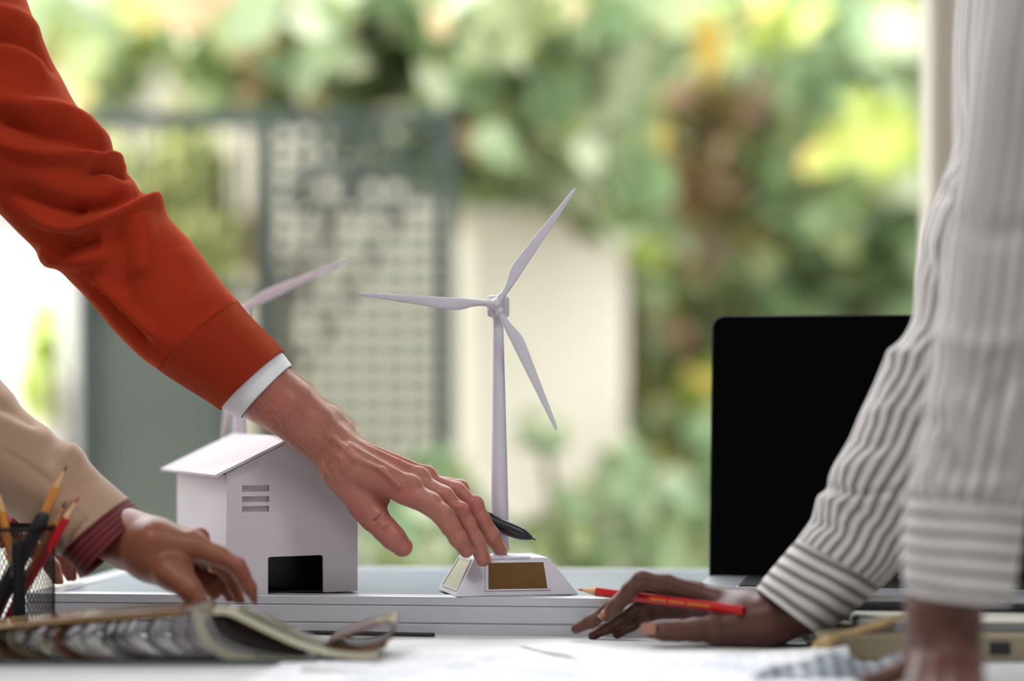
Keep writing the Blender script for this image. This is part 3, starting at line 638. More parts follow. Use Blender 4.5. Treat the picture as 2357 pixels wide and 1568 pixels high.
# ------------------------------------------------------------------ pencil cup and what stands in it
mat('cup_wire', srgb(24, 24, 26), 0.45, 0.5)
cc = Vector((P(18, 0, 1.928).x, 1.928, DESK_Z)); cr, ch = 0.0365, 0.098
cup = empty('pencil_cup', cc, 0, 'black wire mesh pencil cup in front of the panel', 'cup')
lathe('rim', (0, 0, ch - .0035), (0, 0, ch), [(0, cr - .0006), (0, cr + .0010), (1, cr + .0010), (1, cr - .0006)], 'cup_wire', cup, 48, cap=False)
lathe('foot_ring', (0, 0, 0), (0, 0, .004), [(0, cr - .0006), (0, cr + .0010), (1, cr + .0010), (1, cr - .0006)], 'cup_wire', cup, 48, cap=False)
lathe('cup_floor', (0, 0, .0008), (0, 0, .0018), [(0, cr), (1, cr)], 'cup_wire', cup, 48)
V = []; Fc = []
for sgn in (1, -1):
    for k in range(64):
        a0 = 2 * math.pi * k / 64; prev = None
        for i in range(15):
            z = .003 + (ch - .006) * i / 14; a = a0 + sgn * 1.15 * i / 14; c, s = math.cos(a), math.sin(a); b = len(V)
            tx, ty = -s, c
            V += [((cr + .0002 * sgn) * c + tx * .00038, (cr + .0002 * sgn) * s + ty * .00038, z), ((cr + .0002 * sgn) * c - tx * .00038, (cr + .0002 * sgn) * s - ty * .00038, z), ((cr + .0006 * sgn) * c, (cr + .0006 * sgn) * s, z)]
            if prev is not None:
                for e in range(3): Fc.append((prev + e, prev + (e + 1) % 3, b + (e + 1) % 3, b + e))
            prev = b
tag(mesh_obj('wire_mesh', V, Fc, 'cup_wire', cup), kind='stuff')
mat('orange_lacquer', srgb(226, 150, 60), 0.35); mat('red_lacquer', srgb(196, 26, 34), 0.3); mat('bare_wood', srgb(222, 180, 130), 0.7); mat('graphite', srgb(40, 38, 40), 0.5)
mat('red_lead', srgb(200, 50, 40), 0.6); mat('black_plastic', srgb(20, 21, 22), 0.35); mat('black_matte', srgb(26, 27, 27), 0.55, bump=0.1, bscale=400)
def pencil(tip, end, lac, lead, label, group, r=0.0036, top=True, name='pencil'):
    tip, end = Vector(tip), Vector(end); L = (end - tip).length; d = (end - tip).normalized()
    o = lathe(name, tip + d * 0.0195, end, [(0, r), (1, r)], lac, None, 6, smooth=False); tag(o, label, 'pencil', group)
    lathe('sharpened_wood', tip + d * 0.0055, tip + d * 0.0200, [(0, r * .28), (1, r * .95)], 'bare_wood', o, 16); lathe('lead', tip, tip + d * 0.0058, [(0, .0003), (1, r * .30)], lead, o, 12)
    return o
def incup(px, py, Y, dx, dy):
    return P(px, py, Y), Vector((cc.x + dx, cc.y + dy, DESK_Z + 0.0065))
a, b = incup(155, 1070, 1.930, -0.020, 0.012); pencil(a, b, 'orange_lacquer', 'graphite', 'tall orange pencil standing highest in the wire cup', 'pencils in the wire cup')
a, b = incup(151, 1154, 1.942, -0.012, 0.022); pencil(a, b, 'orange_lacquer', 'graphite', 'shorter orange pencil tucked behind the red one in the cup', 'pencils in the wire cup')
a, b = incup(182, 1143, 1.920, -0.008, -0.012); pencil(a, b, 'red_lacquer', 'red_lead', 'red pencil leaning out of the wire cup', 'pencils in the wire cup')
a, b = incup(-6, 1120, 1.928, 0.014, 0.004); pencil(a, b, 'orange_lacquer', 'graphite', 'orange pencil at the far left of the cup, cut by the picture edge', 'pencils in the wire cup')
a, b = incup(104, 1180, 1.912, -0.022, -0.014); d = (b - a)
mk = tag(lathe('marker_pen', a, b, [(0, .003), (.02, .0052), (.04, .0056), (.28, .0056), (.285, .0064), (.97, .0064), (1, .004)], 'black_matte', None, 20), 'thick black marker leaning in the wire cup', 'marker')
box('pocket_clip', (-.001, -.0005, 0), (.001, .0008, .03), 'black_plastic', mk, 0.0003, Matrix.Translation(a + d * .05 + Vector((0, -.0072, 0))) @ Vector((0, 0, 1)).rotation_difference(d.normalized()).to_matrix().to_4x4())
a, b = incup(40, 1246, 1.905, 0.014, -0.018); tag(lathe('marker_pen', a, b, [(0, .003), (.03, .0052), (.06, .0056), (1, .0056)], 'black_plastic', None, 20), 'short black pen low in the wire cup', 'pen')

# ------------------------------------------------------------------ sample book with lifted cards
CARDS = [('tan', 176, 142, 96), ('cocoa', 70, 46, 34), ('sand', 196, 176, 136), ('umber', 112, 74, 50), ('slate', 98, 106, 110), ('ash', 158, 156, 148), ('mist', 178, 182, 178), ('teal', 84, 104, 104), ('brick', 122, 56, 36), ('bone', 190, 184, 160), ('ink', 30, 26, 26), ('clay', 156, 104, 72), ('pearl', 204, 204, 200), ('moss', 112, 108, 84)]
for nme, r_, g_, b_ in CARDS: mat('card_' + nme, srgb(r_, g_, b_), 0.22, var=0.08, vscale=40, coat=0.5)
bookY0, bookY1 = 1.80, 1.885
b0 = P(300, 1530, 1.80)
book = empty('sample_book', (b0.x, 1.85, DESK_Z), 0, 'thick sample book with its curved glossy cards lifted by the hand', 'book')
def card(name, prof_px, m, Y0, Y1, th=0.0012, skew=0.0, dz=0.0):
    """profile measured in the plane of the front edge, carried back to Y1; skew widens the far edge"""
    A = crom([tuple(P(x, 1536 - (1536 - y) * 0.86, 1.80)) for x, y in prof_px], 40); V = []; Fc = []
    T = np.gradient(A, axis=0); Nn = np.stack([-T[:, 2], np.zeros(40), T[:, 0]], 1); Nn /= np.linalg.norm(Nn, axis=1)[:, None]
    ny = 5
    for s in (0, 1):
        for j in range(ny):
            y = Y0 + (Y1 - Y0) * j / (ny - 1)
            for i in range(40):
                p = A[i] + Nn[i] * th * (s - .5); V.append((p[0] - book.location.x + skew * j / (ny - 1), y - book.location.y, max(p[2] - DESK_Z + dz, 0.0006 + s * th * .5)))
    o = ny * 40
    for s in (0, 1):
        for j in range(ny - 1):
            for i in range(39): a_ = s * o + j * 40 + i; Fc.append((a_, a_ + 1, a_ + 41, a_ + 40))
    for j in (0, ny - 1):
        for i in range(39): a_ = j * 40 + i; Fc.append((a_, a_ + 1, a_ + 1 + o, a_ + o))
    for i in (0, 39):
        for j in range(ny - 1): a_ = j * 40 + i; Fc.append((a_, a_ + 40, a_ + 40 + o, a_ + o))
    return mesh_obj(name, V, Fc, 'card_' + m, book, True)
order = ['tan', 'ink', 'sand', 'umber', 'tan', 'cocoa', 'clay', 'umber', 'cocoa', 'pearl', 'slate', 'cocoa', 'mist', 'teal', 'pearl', 'ink', 'brick']
RB = random.Random(5)
for k, cname in enumerate(order):
    t = k / (len(order) - 1); xl = -130 + 545 * t + RB.uniform(-14, 14) * (k < 15); yl = 1462 + 4 * math.sin(k * 2.1)
    top = (425 + 12 * t, 1391 - 3 * t + (1 - t) * 3)
    hgt = 1 - t * 0.25
    card('sample_card', [(640, 1534 - t * 3), (xl + 230, 1532 - t * 4), (xl + 110, 1526 - 6 * t), (xl + 45, 1504), (xl + 8, 1474), (xl + 22 * (1 - t) + 4, 1446 - 14 * t), (xl + (top[0] - xl) * (.22 - .1 * t) + 6, 1430 - 20 * t), (xl + (top[0] - xl) * .6, 1410 - 10 * t), top], cname, bookY0 + 0.004 * k * .3 + RB.uniform(0, .006), bookY1, RB.choice((.0012, .0018, .003, .0045)))
card('sample_card', [(722, 1524), (700, 1528), (600, 1522), (530, 1506), (482, 1472), (462, 1432), (458, 1400), (446, 1386)], 'bone', bookY0, bookY1, 0.0075)
card('sample_card', [(716, 1514), (640, 1508), (560, 1490), (508, 1462), (486, 1426), (478, 1400)], 'pearl', bookY0 + .004, bookY1, 0.0015)
card('sample_card', [(486, 1392), (520, 1392), (560, 1412), (620, 1446), (690, 1482), (760, 1504), (830, 1512), (868, 1508)], 'bone', bookY0 + .01, bookY0 + .046, 0.004)
card('sample_card', [(540, 1388), (580, 1404), (640, 1440), (700, 1472), (770, 1496), (840, 1502), (882, 1490)], 'moss', bookY0 + .02, bookY0 + .055, 0.0025)
card('sample_card', [(742, 1486), (800, 1496), (850, 1492), (884, 1476), (902, 1450), (898, 1426), (872, 1428), (810, 1452), (752, 1478)], 'umber', bookY0 + .02, bookY1 + .02, 0.002)
card('sample_card', [(492, 1402), (504, 1436), (534, 1462), (584, 1484), (640, 1500), (700, 1506)], 'ink', bookY0 + .012, bookY0 + .06, 0.012)  # solid dark block standing for the shaded hollow between cards, not a page
card('sample_card', [(500, 1398), (530, 1412), (580, 1446), (640, 1478), (700, 1500)], 'cocoa', bookY0 + .02, bookY0 + .05, 0.010)
bm = bmesh.new(); c0 = P(-160, 1534, 1.8).x - book.location.x; c1 = P(730, 1534, 1.8).x - book.location.x
box_bm(bm, (c0, bookY0 - book.location.y, 0.0003), (c1, bookY1 - book.location.y, 0.0028)); bm_obj('cover', bm, 'card_slate', book, 0.0008)

# ------------------------------------------------------------------ things at the right front of the desk
mat('binder_cloth', srgb(150, 138, 112), 0.85, bump=0.2, bscale=600, var=0.08, vscale=30); mat('binder_pages', srgb(206, 202, 190), 0.8); mat('folder_grey', srgb(150, 156, 158), 0.6)
mat('ribbon_tan', srgb(206, 176, 120), 0.7, sheen=0.2)
bx0 = P(1886, 0, 1.835).x
bd_ = empty('fabric_binder', (bx0, 1.835, DESK_Z), math.radians(-2), 'olive beige sample binder lying behind the near wrist', 'binder')
box('cover', (0, 0, 0.0008), (.235, .15, .0035), 'binder_cloth', bd_, .0008); box('cover', (0, 0, .0165), (.235, .15, .0192), 'binder_cloth', bd_, .0008); box('pages', (.004, .003, .0036), (.232, .147, .0164), 'binder_pages', bd_)
box('spine', (.004, -.0012, .0009), (.235, .0018, .0190), 'binder_cloth', bd_, .0006); box('label_plate', (.128, -.0020, .0050), (.144, -.0011, .0150), 'black_plastic', bd_, .0003)
fo = box('paper_folder', (0, 0, 0), (.20, .11, .0065), 'folder_grey', None, .001); fo.location = (bx0 + .035, 1.868, DESK_Z + .0195); fo.rotation_euler = (0, 0, math.radians(-3)); tag(fo, 'thin grey folder lying on the olive beige binder', 'folder')
box('flap', (.002, -.0008, .0066), (.198, .108, .0074), 'binder_pages', fo, .0003)
rp_ = [P(1868, 1500, 1.828), P(1880, 1486, 1.828), P(1905, 1476, 1.83), P(1950, 1462, 1.84), P(2000, 1446, 1.85), P(2050, 1430, 1.865), P(2080, 1425, 1.89)]
cr_ = crom([tuple(p) for p in rp_], 40); V = []; Fc = []
for i, p in enumerate(cr_):
    zz_ = max(p[2], DESK_Z + .003); V += [(p[0], p[1], zz_ + .0035), (p[0], p[1] - .004, zz_ - .0035), (p[0], p[1] + .0012, zz_ + .0035), (p[0], p[1] - .0028, zz_ - .0035)]
    if i:
        b = i * 4; a = b - 4; Fc += [(a, a + 1, b + 1, b), (a + 2, b + 2, b + 3, a + 3), (a, b, b + 2, a + 2), (a + 1, a + 3, b + 3, b + 1)]
Fc += [(0, 2, 3, 1), (156, 157, 159, 158)]
rb = tag(mesh_obj('ribbon', V, Fc, 'ribbon_tan', None, True), 'tan ribbon tied over the olive binder beside the striped cuff', 'ribbon')
kn = lathe('knot', P(1895, 1488, 1.824), P(1914, 1476, 1.826), [(0, .003), (.3, .0062), (.7, .0062), (1, .003)], 'ribbon_tan', rb, 16)
m = mat('cloth_blue_stripe', srgb(150, 160, 172), 0.9, bump=0.2, bscale=900); s_ = uvnode(m); st_ = mnode(m, 'GREATER_THAN', mnode(m, 'FRACT', mnode(m, 'MULTIPLY', s_.outputs['X'], 11)), 0.5)
m.node_tree.links.new(mixcol(m, st_, srgb(104, 116, 130), srgb(176, 180, 184)), bsdf(m).inputs['Base Color'])
n_ = 28; V = []; Fc = []; uv = []
c0_ = P(1935, 1560, 1.74)
for s in (0, 1):
    for i in range(n_):
        for j in range(n_):
            u, v = i / (n_ - 1), j / (n_ - 1); e = min(u, v, 1 - u, 1 - v) * 6; e = min(1, e)
            V.append(((u - .5) * .12 + (v - .5) * .03, (v - .5) * .10, (.0012 + (.006 + .004 * math.sin(u * 14 + v * 3) + .003 * math.sin(v * 11)) * e) * s + .0004)); uv.append((u + v * .35, v))
for s in (0, 1):
    b = s * n_ * n_
    for i in range(n_ - 1):
        for j in range(n_ - 1): Fc.append((b + i * n_ + j, b + (i + 1) * n_ + j, b + (i + 1) * n_ + j + 1, b + i * n_ + j + 1))
for k in range(n_ - 1):
    for a, b in ((k, k + 1), ((n_ - 1) * n_ + k, (n_ - 1) * n_ + k + 1), (k * n_, (k + 1) * n_), (k * n_ + n_ - 1, (k + 1) * n_ + n_ - 1)): Fc.append((a, b, b + n_ * n_, a + n_ * n_))
cl = mesh_obj('folded_cloth', V, Fc, 'cloth_blue_stripe', None, True, uv); cl.location = (c0_.x, 1.735, DESK_Z); tag(cl, 'blue grey striped cloth sample at the front edge by the near hand', 'cloth')
# ------------------------------------------------------------------ people: skin, clothes
def skin(name, col, col2, red):
    m = mat(name, col, 0.42, sss=0.3, spec=0.45, sheen=0.14); nt = m.node_tree; n = nt.nodes; L = nt.links; b = bsdf(m); tc = n['Texture Coordinate']
    t = n.new('ShaderNodeTexNoise'); t.inputs['Scale'].default_value = 55; t.inputs['Detail'].default_value = 5; L.new(tc.outputs['Object'], t.inputs['Vector'])
    t2 = n.new('ShaderNodeTexNoise'); t2.inputs['Scale'].default_value = 18; t2.inputs['Detail'].default_value = 2; L.new(tc.outputs['Object'], t2.inputs['Vector'])
    mr = n.new('ShaderNodeMapRange'); mr.inputs[1].default_value = 0.35; mr.inputs[2].default_value = 0.65; L.new(t2.outputs['Fac'], mr.inputs[0])
    c1 = mixcol(m, mr.outputs[0], col, red); mr2 = n.new('ShaderNodeMapRange'); mr2.inputs[1].default_value = 0.4; mr2.inputs[2].default_value = 0.75; L.new(t.outputs['Fac'], mr2.inputs[0])
    L.new(mixcol(m, mnode(m, 'MULTIPLY', mr2.outputs[0], 0.5), c1, col2), b.inputs['Base Color'])
    v = n.new('ShaderNodeTexVoronoi'); v.inputs['Scale'].default_value = 900; L.new(tc.outputs['Object'], v.inputs['Vector'])
    w1 = n.new('ShaderNodeTexNoise'); w1.inputs['Scale'].default_value = 260; w1.inputs['Detail'].default_value = 4; L.new(tc.outputs['Object'], w1.inputs['Vector'])
    h = mnode(m, 'ADD', mnode(m, 'MULTIPLY', v.outputs['Distance'], 0.4), w1.outputs['Fac'])
    bp = n.new('ShaderNodeBump'); bp.inputs['Strength'].default_value = 0.35; bp.inputs['Distance'].default_value = 0.0006; L.new(h, bp.inputs['Height']); L.new(bp.outputs[0], b.inputs['Normal'])
    return m
skin('skin_light', srgb(182, 120, 102), srgb(152, 94, 74), srgb(178, 102, 92))
skin('skin_medium', srgb(146, 90, 62), srgb(122, 70, 46), srgb(148, 78, 62))
skin('skin_dark', srgb(92, 54, 38), srgb(72, 40, 27), srgb(100, 54, 42))
mat('nail_light', srgb(214, 162, 142), 0.25); mat('nail_medium', srgb(196, 140, 116), 0.25); mat('nail_dark', srgb(166, 116, 94), 0.25)
mat('hair_blond', srgb(206, 170, 128), 0.4)
mat('gold', srgb(222, 180, 90), 0.2, 1.0)
# knit
m = mat('knit_orange', srgb(170, 52, 28), 0.95, sheen=0.55, var=0.06, vscale=60, spec=0.1, bump=0.5, bscale=900); bsdf(m).inputs['Sheen Tint'].default_value = srgb(255, 150, 100)
m = mat('knit_rib', srgb(170, 52, 28), 0.95, sheen=0.5, spec=0.1); bsdf(m).inputs['Sheen Tint'].default_value = srgb(255, 150, 100)
s = uvnode(m); wv = mnode(m, 'SINE', mnode(m, 'MULTIPLY', s.outputs['Y'], 2 * math.pi * 130))
bp = m.node_tree.nodes.new('ShaderNodeBump'); bp.inputs['Strength'].default_value = 0.6; bp.inputs['Distance'].default_value = 0.0008; m.node_tree.links.new(wv, bp.inputs['Height']); m.node_tree.links.new(bp.outputs[0], bsdf(m).inputs['Normal'])
m.node_tree.links.new(mixcol(m, mnode(m, 'MULTIPLY_ADD', wv, 0.25, 0.25), srgb(170, 52, 28), srgb(136, 40, 22)), bsdf(m).inputs['Base Color'])
mat('shirt_white', srgb(236, 236, 238), 0.8, bump=0.1, bscale=900)
mat('wool_beige', srgb(172, 142, 118), 0.9, sheen=0.35, bump=0.25, bscale=1200, var=0.03, vscale=40, spec=0.2)
m = mat('shirt_burgundy', srgb(92, 26, 36), 0.8, spec=0.2); s = uvnode(m)
ln = mnode(m, 'LESS_THAN', mnode(m, 'ABSOLUTE', mnode(m, 'SUBTRACT', mnode(m, 'FRACT', mnode(m, 'MULTIPLY', s.outputs['X'], 155)), 0.5)), 0.055)
m.node_tree.links.new(mixcol(m, mnode(m, 'MULTIPLY', ln, 0.55), srgb(92, 26, 36), srgb(176, 116, 100)), bsdf(m).inputs['Base Color'])
mat('shirt_rose', srgb(170, 66, 76), 0.8)
def stripe_mat(name, axis, freq, duty=0.46, warm=0.0):
    m = mat(name, srgb(214, 210, 206), 0.85, spec=0.2, sheen=0.15); s = uvnode(m); nt = m.node_tree
    tt = nt.nodes.new('ShaderNodeTexNoise'); tt.inputs['Scale'].default_value = 14; nt.links.new(nt.nodes['Texture Coordinate'].outputs['Object'], tt.inputs['Vector'])
    x = mnode(m, 'ADD', mnode(m, 'MULTIPLY', s.outputs[axis], freq), mnode(m, 'MULTIPLY', tt.outputs['Fac'], 0.55))
    f = mnode(m, 'FRACT', x); d = mnode(m, 'ABSOLUTE', mnode(m, 'SUBTRACT', f, 0.5))
    mr = nt.nodes.new('ShaderNodeMapRange'); mr.interpolation_type = 'SMOOTHSTEP'; mr.inputs[1].default_value = duty / 2 - .04; mr.inputs[2].default_value = duty / 2 + .04; nt.links.new(d, mr.inputs[0])
    nt.links.new(mixcol(m, mr.outputs[0], srgb(136, 126, 124), srgb(224, 220, 214)), bsdf(m).inputs['Base Color'])
    w1 = nt.nodes.new('ShaderNodeTexNoise'); w1.inputs['Scale'].default_value = 1400; nt.links.new(nt.nodes['Texture Coordinate'].outputs['Object'], w1.inputs['Vector'])
    bp = nt.nodes.new('ShaderNodeBump'); bp.inputs['Strength'].default_value = 0.2; bp.inputs['Distance'].default_value = 0.0005; nt.links.new(w1.outputs['Fac'], bp.inputs['Height']); nt.links.new(bp.outputs[0], bsdf(m).inputs['Normal'])
stripe_mat('stripe_sleeve', 'Y', 26); stripe_mat('stripe_cuff', 'X', 88); stripe_mat('stripe_sleeve_near', 'Y', 24); stripe_mat('stripe_cuff_near', 'X', 82)
mat('trousers', srgb(40, 44, 56), 0.9); mat('head_hair', srgb(52, 38, 30), 0.6)

def nail(name, tip, base, up, w_, l_, m, par):
    """small curved plate set on the back of a fingertip"""
    tip, base, up = Vector(tip), Vector(base), Vector(up); d = (tip - base).normalized(); up = (up - d * up.dot(d)).normalized(); sd = d.cross(up); V = []; Fc = []; n, k = 8, 7
    for s in (0, 1):
        for i in range(n):
            for j in range(k):
                u, v = i / (n - 1), j / (k - 1) * 2 - 1; ww = w_ * (1 - 0.25 * (2 * u - 1) ** 4)
                a = v * 1.05; V.append(tip + d * (u - .62) * l_ + sd * math.sin(a) * ww / 2 + up * (math.cos(a) * ww / 2 - ww / 2 + (s - .5) * .0005 - .0012 * max(0, u - .6)))
    for s in (0, 1):
        b = s * n * k
        for i in range(n - 1):
            for j in range(k - 1): Fc.append((b + i * k + j, b + i * k + j + 1, b + (i + 1) * k + j + 1, b + (i + 1) * k + j))
    o = n * k; rim = [(i, 0) for i in range(n)] + [(n - 1, j) for j in range(1, k)] + [(i, k - 1) for i in range(n - 2, -1, -1)] + [(0, j) for j in range(k - 2, 0, -1)]
    R = [i * k + j for i, j in rim]
    for x, y in zip(R, R[1:] + R[:1]): Fc.append((x, y, y + o, x + o))
    return mesh_obj(name, V, Fc, m, par, True)

# ================================================================== man in the orange sweater
f = Field(P(500, 1320, 1.97) - Vector((0, 0.0, 0)), P(1190, 760, 2.115), 0.00095)
def add(a, b, k=0.012, sq=None): f.add(a[0], b[0], a[1], b[1], k, sq)
def cut(a, b, k=0.0015): f.cut(a[0], b[0], a[1], b[1], k)
for dy in (-0.004, 0.006):
    ch_ = [PR(520, 812, 2.046 + dy, 72), PR(612, 901, 2.046 + dy, 70), PR(664, 938, 2.046 + dy, 64), PR(710, 977, 2.047 + dy, 58), PR(768, 1032, 2.049 + dy, 52), PR(806, 1064, 2.049 + dy, 47)]
    for a, b in zip(ch_[:-1], ch_[1:]): add(a, b, 0.006)
add(PR(762, 962, 2.060, 24), PR(790, 984, 2.062, 21), 0.012)                       # ulna head
add(PR(795, 1066, 2.030, 42), PR(940, 1131, 2.018, 31), .009); add(PR(795, 1056, 2.044, 42), PR(962, 1112, 2.036, 28), .009)
add(PR(790, 1050, 2.057, 40), PR(978, 1106, 2.054, 25), .009); add(PR(785, 1050, 2.067, 34), PR(980, 1110, 2.070, 23), .009)
add(PR(772, 1084, 2.034, 36), PR(858, 1186, 2.030, 31), 0.006); add(PR(800, 1098, 2.036, 40), PR(848, 1150, 2.034, 34), 0.006)
add(PR(840, 1128, 2.036, 28), PR(884, 1152, 2.034, 14), 0.005)
f.chain([PR(840, 1164, 2.032, 35), PR(864, 1195, 2.028, 30), PR(886, 1218, 2.024, 29), PR(905, 1238, 2.022, 28), PR(926, 1259, 2.022, 24)], 0.003, 0.006)
f.chain([PR(930, 1130, 2.018, 32), PR(990, 1160, 2.011, 26.5), PR(1024, 1192, 2.010, 23.5), PR(1036, 1211, 2.010, 21.5), PR(1054, 1239, 2.012, 20.5), PR(1073, 1268, 2.017, 17)], 0.003, 0.003)
f.chain([PR(955, 1110, 2.034, 27), PR(1020, 1142, 2.028, 23), PR(1060, 1183, 2.027, 21.5), PR(1074, 1206, 2.027, 20), PR(1094, 1244, 2.029, 19.5), PR(1112, 1287, 2.032, 18)], 0.003, 0.0022)
f.chain([PR(970, 1106, 2.053, 24), PR(1050, 1130, 2.047, 20.5), PR(1092, 1167, 2.044, 20.5), PR(1108, 1196, 2.044, 20), PR(1130, 1234, 2.047, 20.5), PR(1149, 1263, 2.053, 16)], 0.003, 0.0022)
f.chain([PR(975, 1110, 2.069, 22), PR(1030, 1117, 2.076, 17), PR(1060, 1122, 2.080, 17), PR(1075, 1150, 2.079, 15), PR(1076, 1172, 2.074, 14)], 0.003, 0.003)
# tendons over the back of the hand, running to the knuckles, and a vein between them
for a, b, r in (((806, 1030, 2.026), (944, 1106, 2.013), 9), ((808, 1016, 2.040), (966, 1086, 2.031), 8.5), ((810, 1012, 2.054), (984, 1083, 2.050), 8)):
    add(PR(*a, r), PR(*b, r * .9), 0.0045)
add(PR(822, 1058, 2.0150, 5), PR(880, 1082, 2.0098, 4.5), .005); add(PR(880, 1082, 2.0098, 4.5), PR(920, 1120, 2.0045, 4), .005); add(PR(770, 1010, 2.0245, 5), PR(822, 1058, 2.0150, 5), .005)
for (x, y, Y, r) in ((947, 1110, 2.013, 17), (969, 1092, 2.032, 15), (985, 1088, 2.051, 14), (1022, 1172, 2.004, 9), (1066, 1166, 2.022, 8), (1096, 1152, 2.041, 8)): add(PR(x, y, Y, r), PR(x + 4, y + 3, Y, r), 0.006)  # knuckles
def crease(x0, y0, x1, y1, Y, r=4.0, k=0.0018): cut(PR(x0, y0, Y, r), PR(x1, y1, Y, r), k)
crease(860, 1243, 886, 1219, 2.0128, 3.2); crease(886, 1219, 913, 1194, 2.0135, 3.2); crease(913, 1194, 912, 1190, 2.024, 4)
crease(836, 1216, 862, 1198, 2.0165, 2.6); crease(862, 1198, 893, 1176, 2.0175, 2.6); crease(846, 1226, 872, 1206, 2.0152, 1.9)
crease(1000, 1214, 1012, 1200, 2.0015, 2.2); crease(1034, 1248, 1046, 1238, 2.0045, 2.0)
man = f.build('person', 'skin_light'); tag(man, 'man in an orange sweater reaching down to the turbine base', 'person')
def tipnail(x0, y0, Y0, x1, y1, Y1, rpx, up, m, par, w_=0.0115, l_=0.013):
    a, b = P(x0, y0, Y0), P(x1, y1, Y1); up = Vector(up).normalized(); d = (b - a).normalized(); u2 = (up - d * up.dot(d)).normalized()
    nail('fingernail', b + u2 * (rpx * Y1 / F * 1.02), a + u2 * (rpx * Y1 / F * 1.02), up, w_, l_, m, par)
tipnail(1094, 1244, 2.028, 1112, 1287, 2.031, 18, (0.95, 0.15, 0.35), 'nail_light', man)
tipnail(1130, 1234, 2.047, 1149, 1263, 2.053, 17, (0.85, 0.05, 0.5), 'nail_light', man)
tipnail(1054, 1239, 2.014, 1073, 1268, 2.018, 17, (0.8, 0.5, 0.4), 'nail_light', man)
# fine hair on forearm and hand
rng = np.random.RandomState(4); me = man.data; nv = len(me.vertices); co = np.zeros(nv * 3); me.vertices.foreach_get('co', co); co = co.reshape(-1, 3); no = np.zeros(nv * 3); me.vertices.foreach_get('normal', no); no = no.reshape(-1, 3)
pxv = co[:, 0] / co[:, 1] * F + CX; pyv = HY - (co[:, 2] - CAM_Z) / co[:, 1] * F
wgt = np.where((pxv > 575) & (pxv < 985), 1.0, 0.0) * np.where((pxv > 800) & (no[:, 2] < 0.25), 0.08, 1.0) * np.where(pyv > 1105, 0.03, 1.0) * np.clip(1.25 - (pxv - 640) / 420, .2, 1) * (0.35 + 0.65 * np.clip(no[:, 2] + .5, 0, 1))
pick = rng.choice(nv, 4600, p=wgt / wgt.sum()); V = []; Fc = []
along = np.array([0.72, 0.0, -0.60])
for i in pick:
    p, nn = co[i], no[i]; d = along + rng.normal(size=3) * 0.38; d -= nn * (d @ nn); d /= np.linalg.norm(d); L_ = rng.uniform(.0045, .0105); sdv = np.cross(d, nn); b = len(V); r0 = 0.00006
    for t in (0, .45, 1):
        c = p + (d * t + nn * (0.55 * t - 0.25 * t * t)) * L_ + sdv * L_ * 0.12 * math.sin(t * 2 + i); rr = r0 * (1 - .7 * t)
        V += [c + sdv * rr, c - sdv * rr, c + nn * rr * 1.5]
    for q in (0, 3):
        for e in range(3): Fc.append((b + q + e, b + q + (e + 1) % 3, b + q + 3 + (e + 1) % 3, b + q + 3 + e))
tag(mesh_obj('arm_hair', V, Fc, 'hair_blond', man), kind='stuff')
# sweater sleeve
ST = [(-60, -330, -380, 120, 2.02, .058), (10, -160, -260, 270, 2.02, .056), (61, 0, -130, 390, 2.02, .055), (83, 61, -70, 440, 2.02, .055), (128, 153, -8, 488, 2.02, .055), (185, 255, 42, 538, 2.022, .054), (246, 310, 83, 580, 2.025, .053), (262, 352, 101, 612, 2.027, .052), (288, 386, 134, 621, 2.03, .051),
      (322, 430, 162, 648, 2.032, .049), (372, 476, 191, 676, 2.034, .047), (392, 508, 222, 712, 2.036, .046), (446, 568, 265, 764, 2.038, .043), (510, 650, 318, 818, 2.04, .0415), (548, 694, 363, 850, 2.042, .040)]
FOLD = [([(-60, 80), (20, 84), (80, 112), (132, 168)], -0.00975, 13), ([(-40, 30), (40, 45), (100, 90)], 0.00780, 22), ([(-40, 120), (40, 130), (110, 175)], 0.00780, 20),
        ([(-20, 228), (60, 246), (150, 270), (250, 330)], 0.01073, 20), ([(-20, 268), (60, 300), (170, 318), (255, 352)], -0.01050, 22), ([(-10, 318), (60, 346), (150, 362), (265, 366)], 0.01073, 17), ([(200, 392), (250, 384), (300, 404)], -0.01170, 10), ([(235, 372), (280, 374), (296, 392)], 0.00780, 10),
        ([(20, 440), (90, 470), (150, 488), (200, 490)], -0.01125, 26), ([(40, 470), (120, 515), (180, 520), (260, 498), (340, 468), (380, 474)], 0.01268, 16), ([(150, 470), (220, 478), (300, 452), (340, 440)], -0.00877, 20), ([(100, 545), (160, 560), (230, 552)], -0.00975, 22), ([(100, 590), (160, 600), (250, 590)], 0.00585, 20),
        ([(315, 480), (330, 560), (320, 640)], 0.00780, 30), ([(270, 520), (280, 600), (290, 680)], -0.00585, 26), ([(215, 640), (290, 710), (380, 790)], 0.00546, 14), ([(205, 655), (270, 725), (340, 800)], -0.00683, 12), ([(420, 570), (430, 650), (470, 710)], 0.00390, 30)]
def rough(u, th): return 0.0004 * np.sin(u * 90 + np.sin(th * 3)) * np.ones_like(th)
sw = sweep('sweater_sleeve', ST, 300, 120, 'knit_orange', man, FOLD, 0.0006, 45, 3, thick_end=False, start_cap=True)
rib = sweep('ribbed_cuff', [(547, 692, 362, 850, 2.042, .0405), (575, 726, 398, 875, 2.042, .040), (612, 764, 448, 906, 2.043, .0395), (638, 790, 488, 931, 2.044, .039), (651, 806, 505, 943, 2.044, .0385)], 40, 120, 'knit_rib', man, [([(362, 852), (412, 792), (545, 695)], -.0016, 4)], lip=0.03, lipk=0.90)
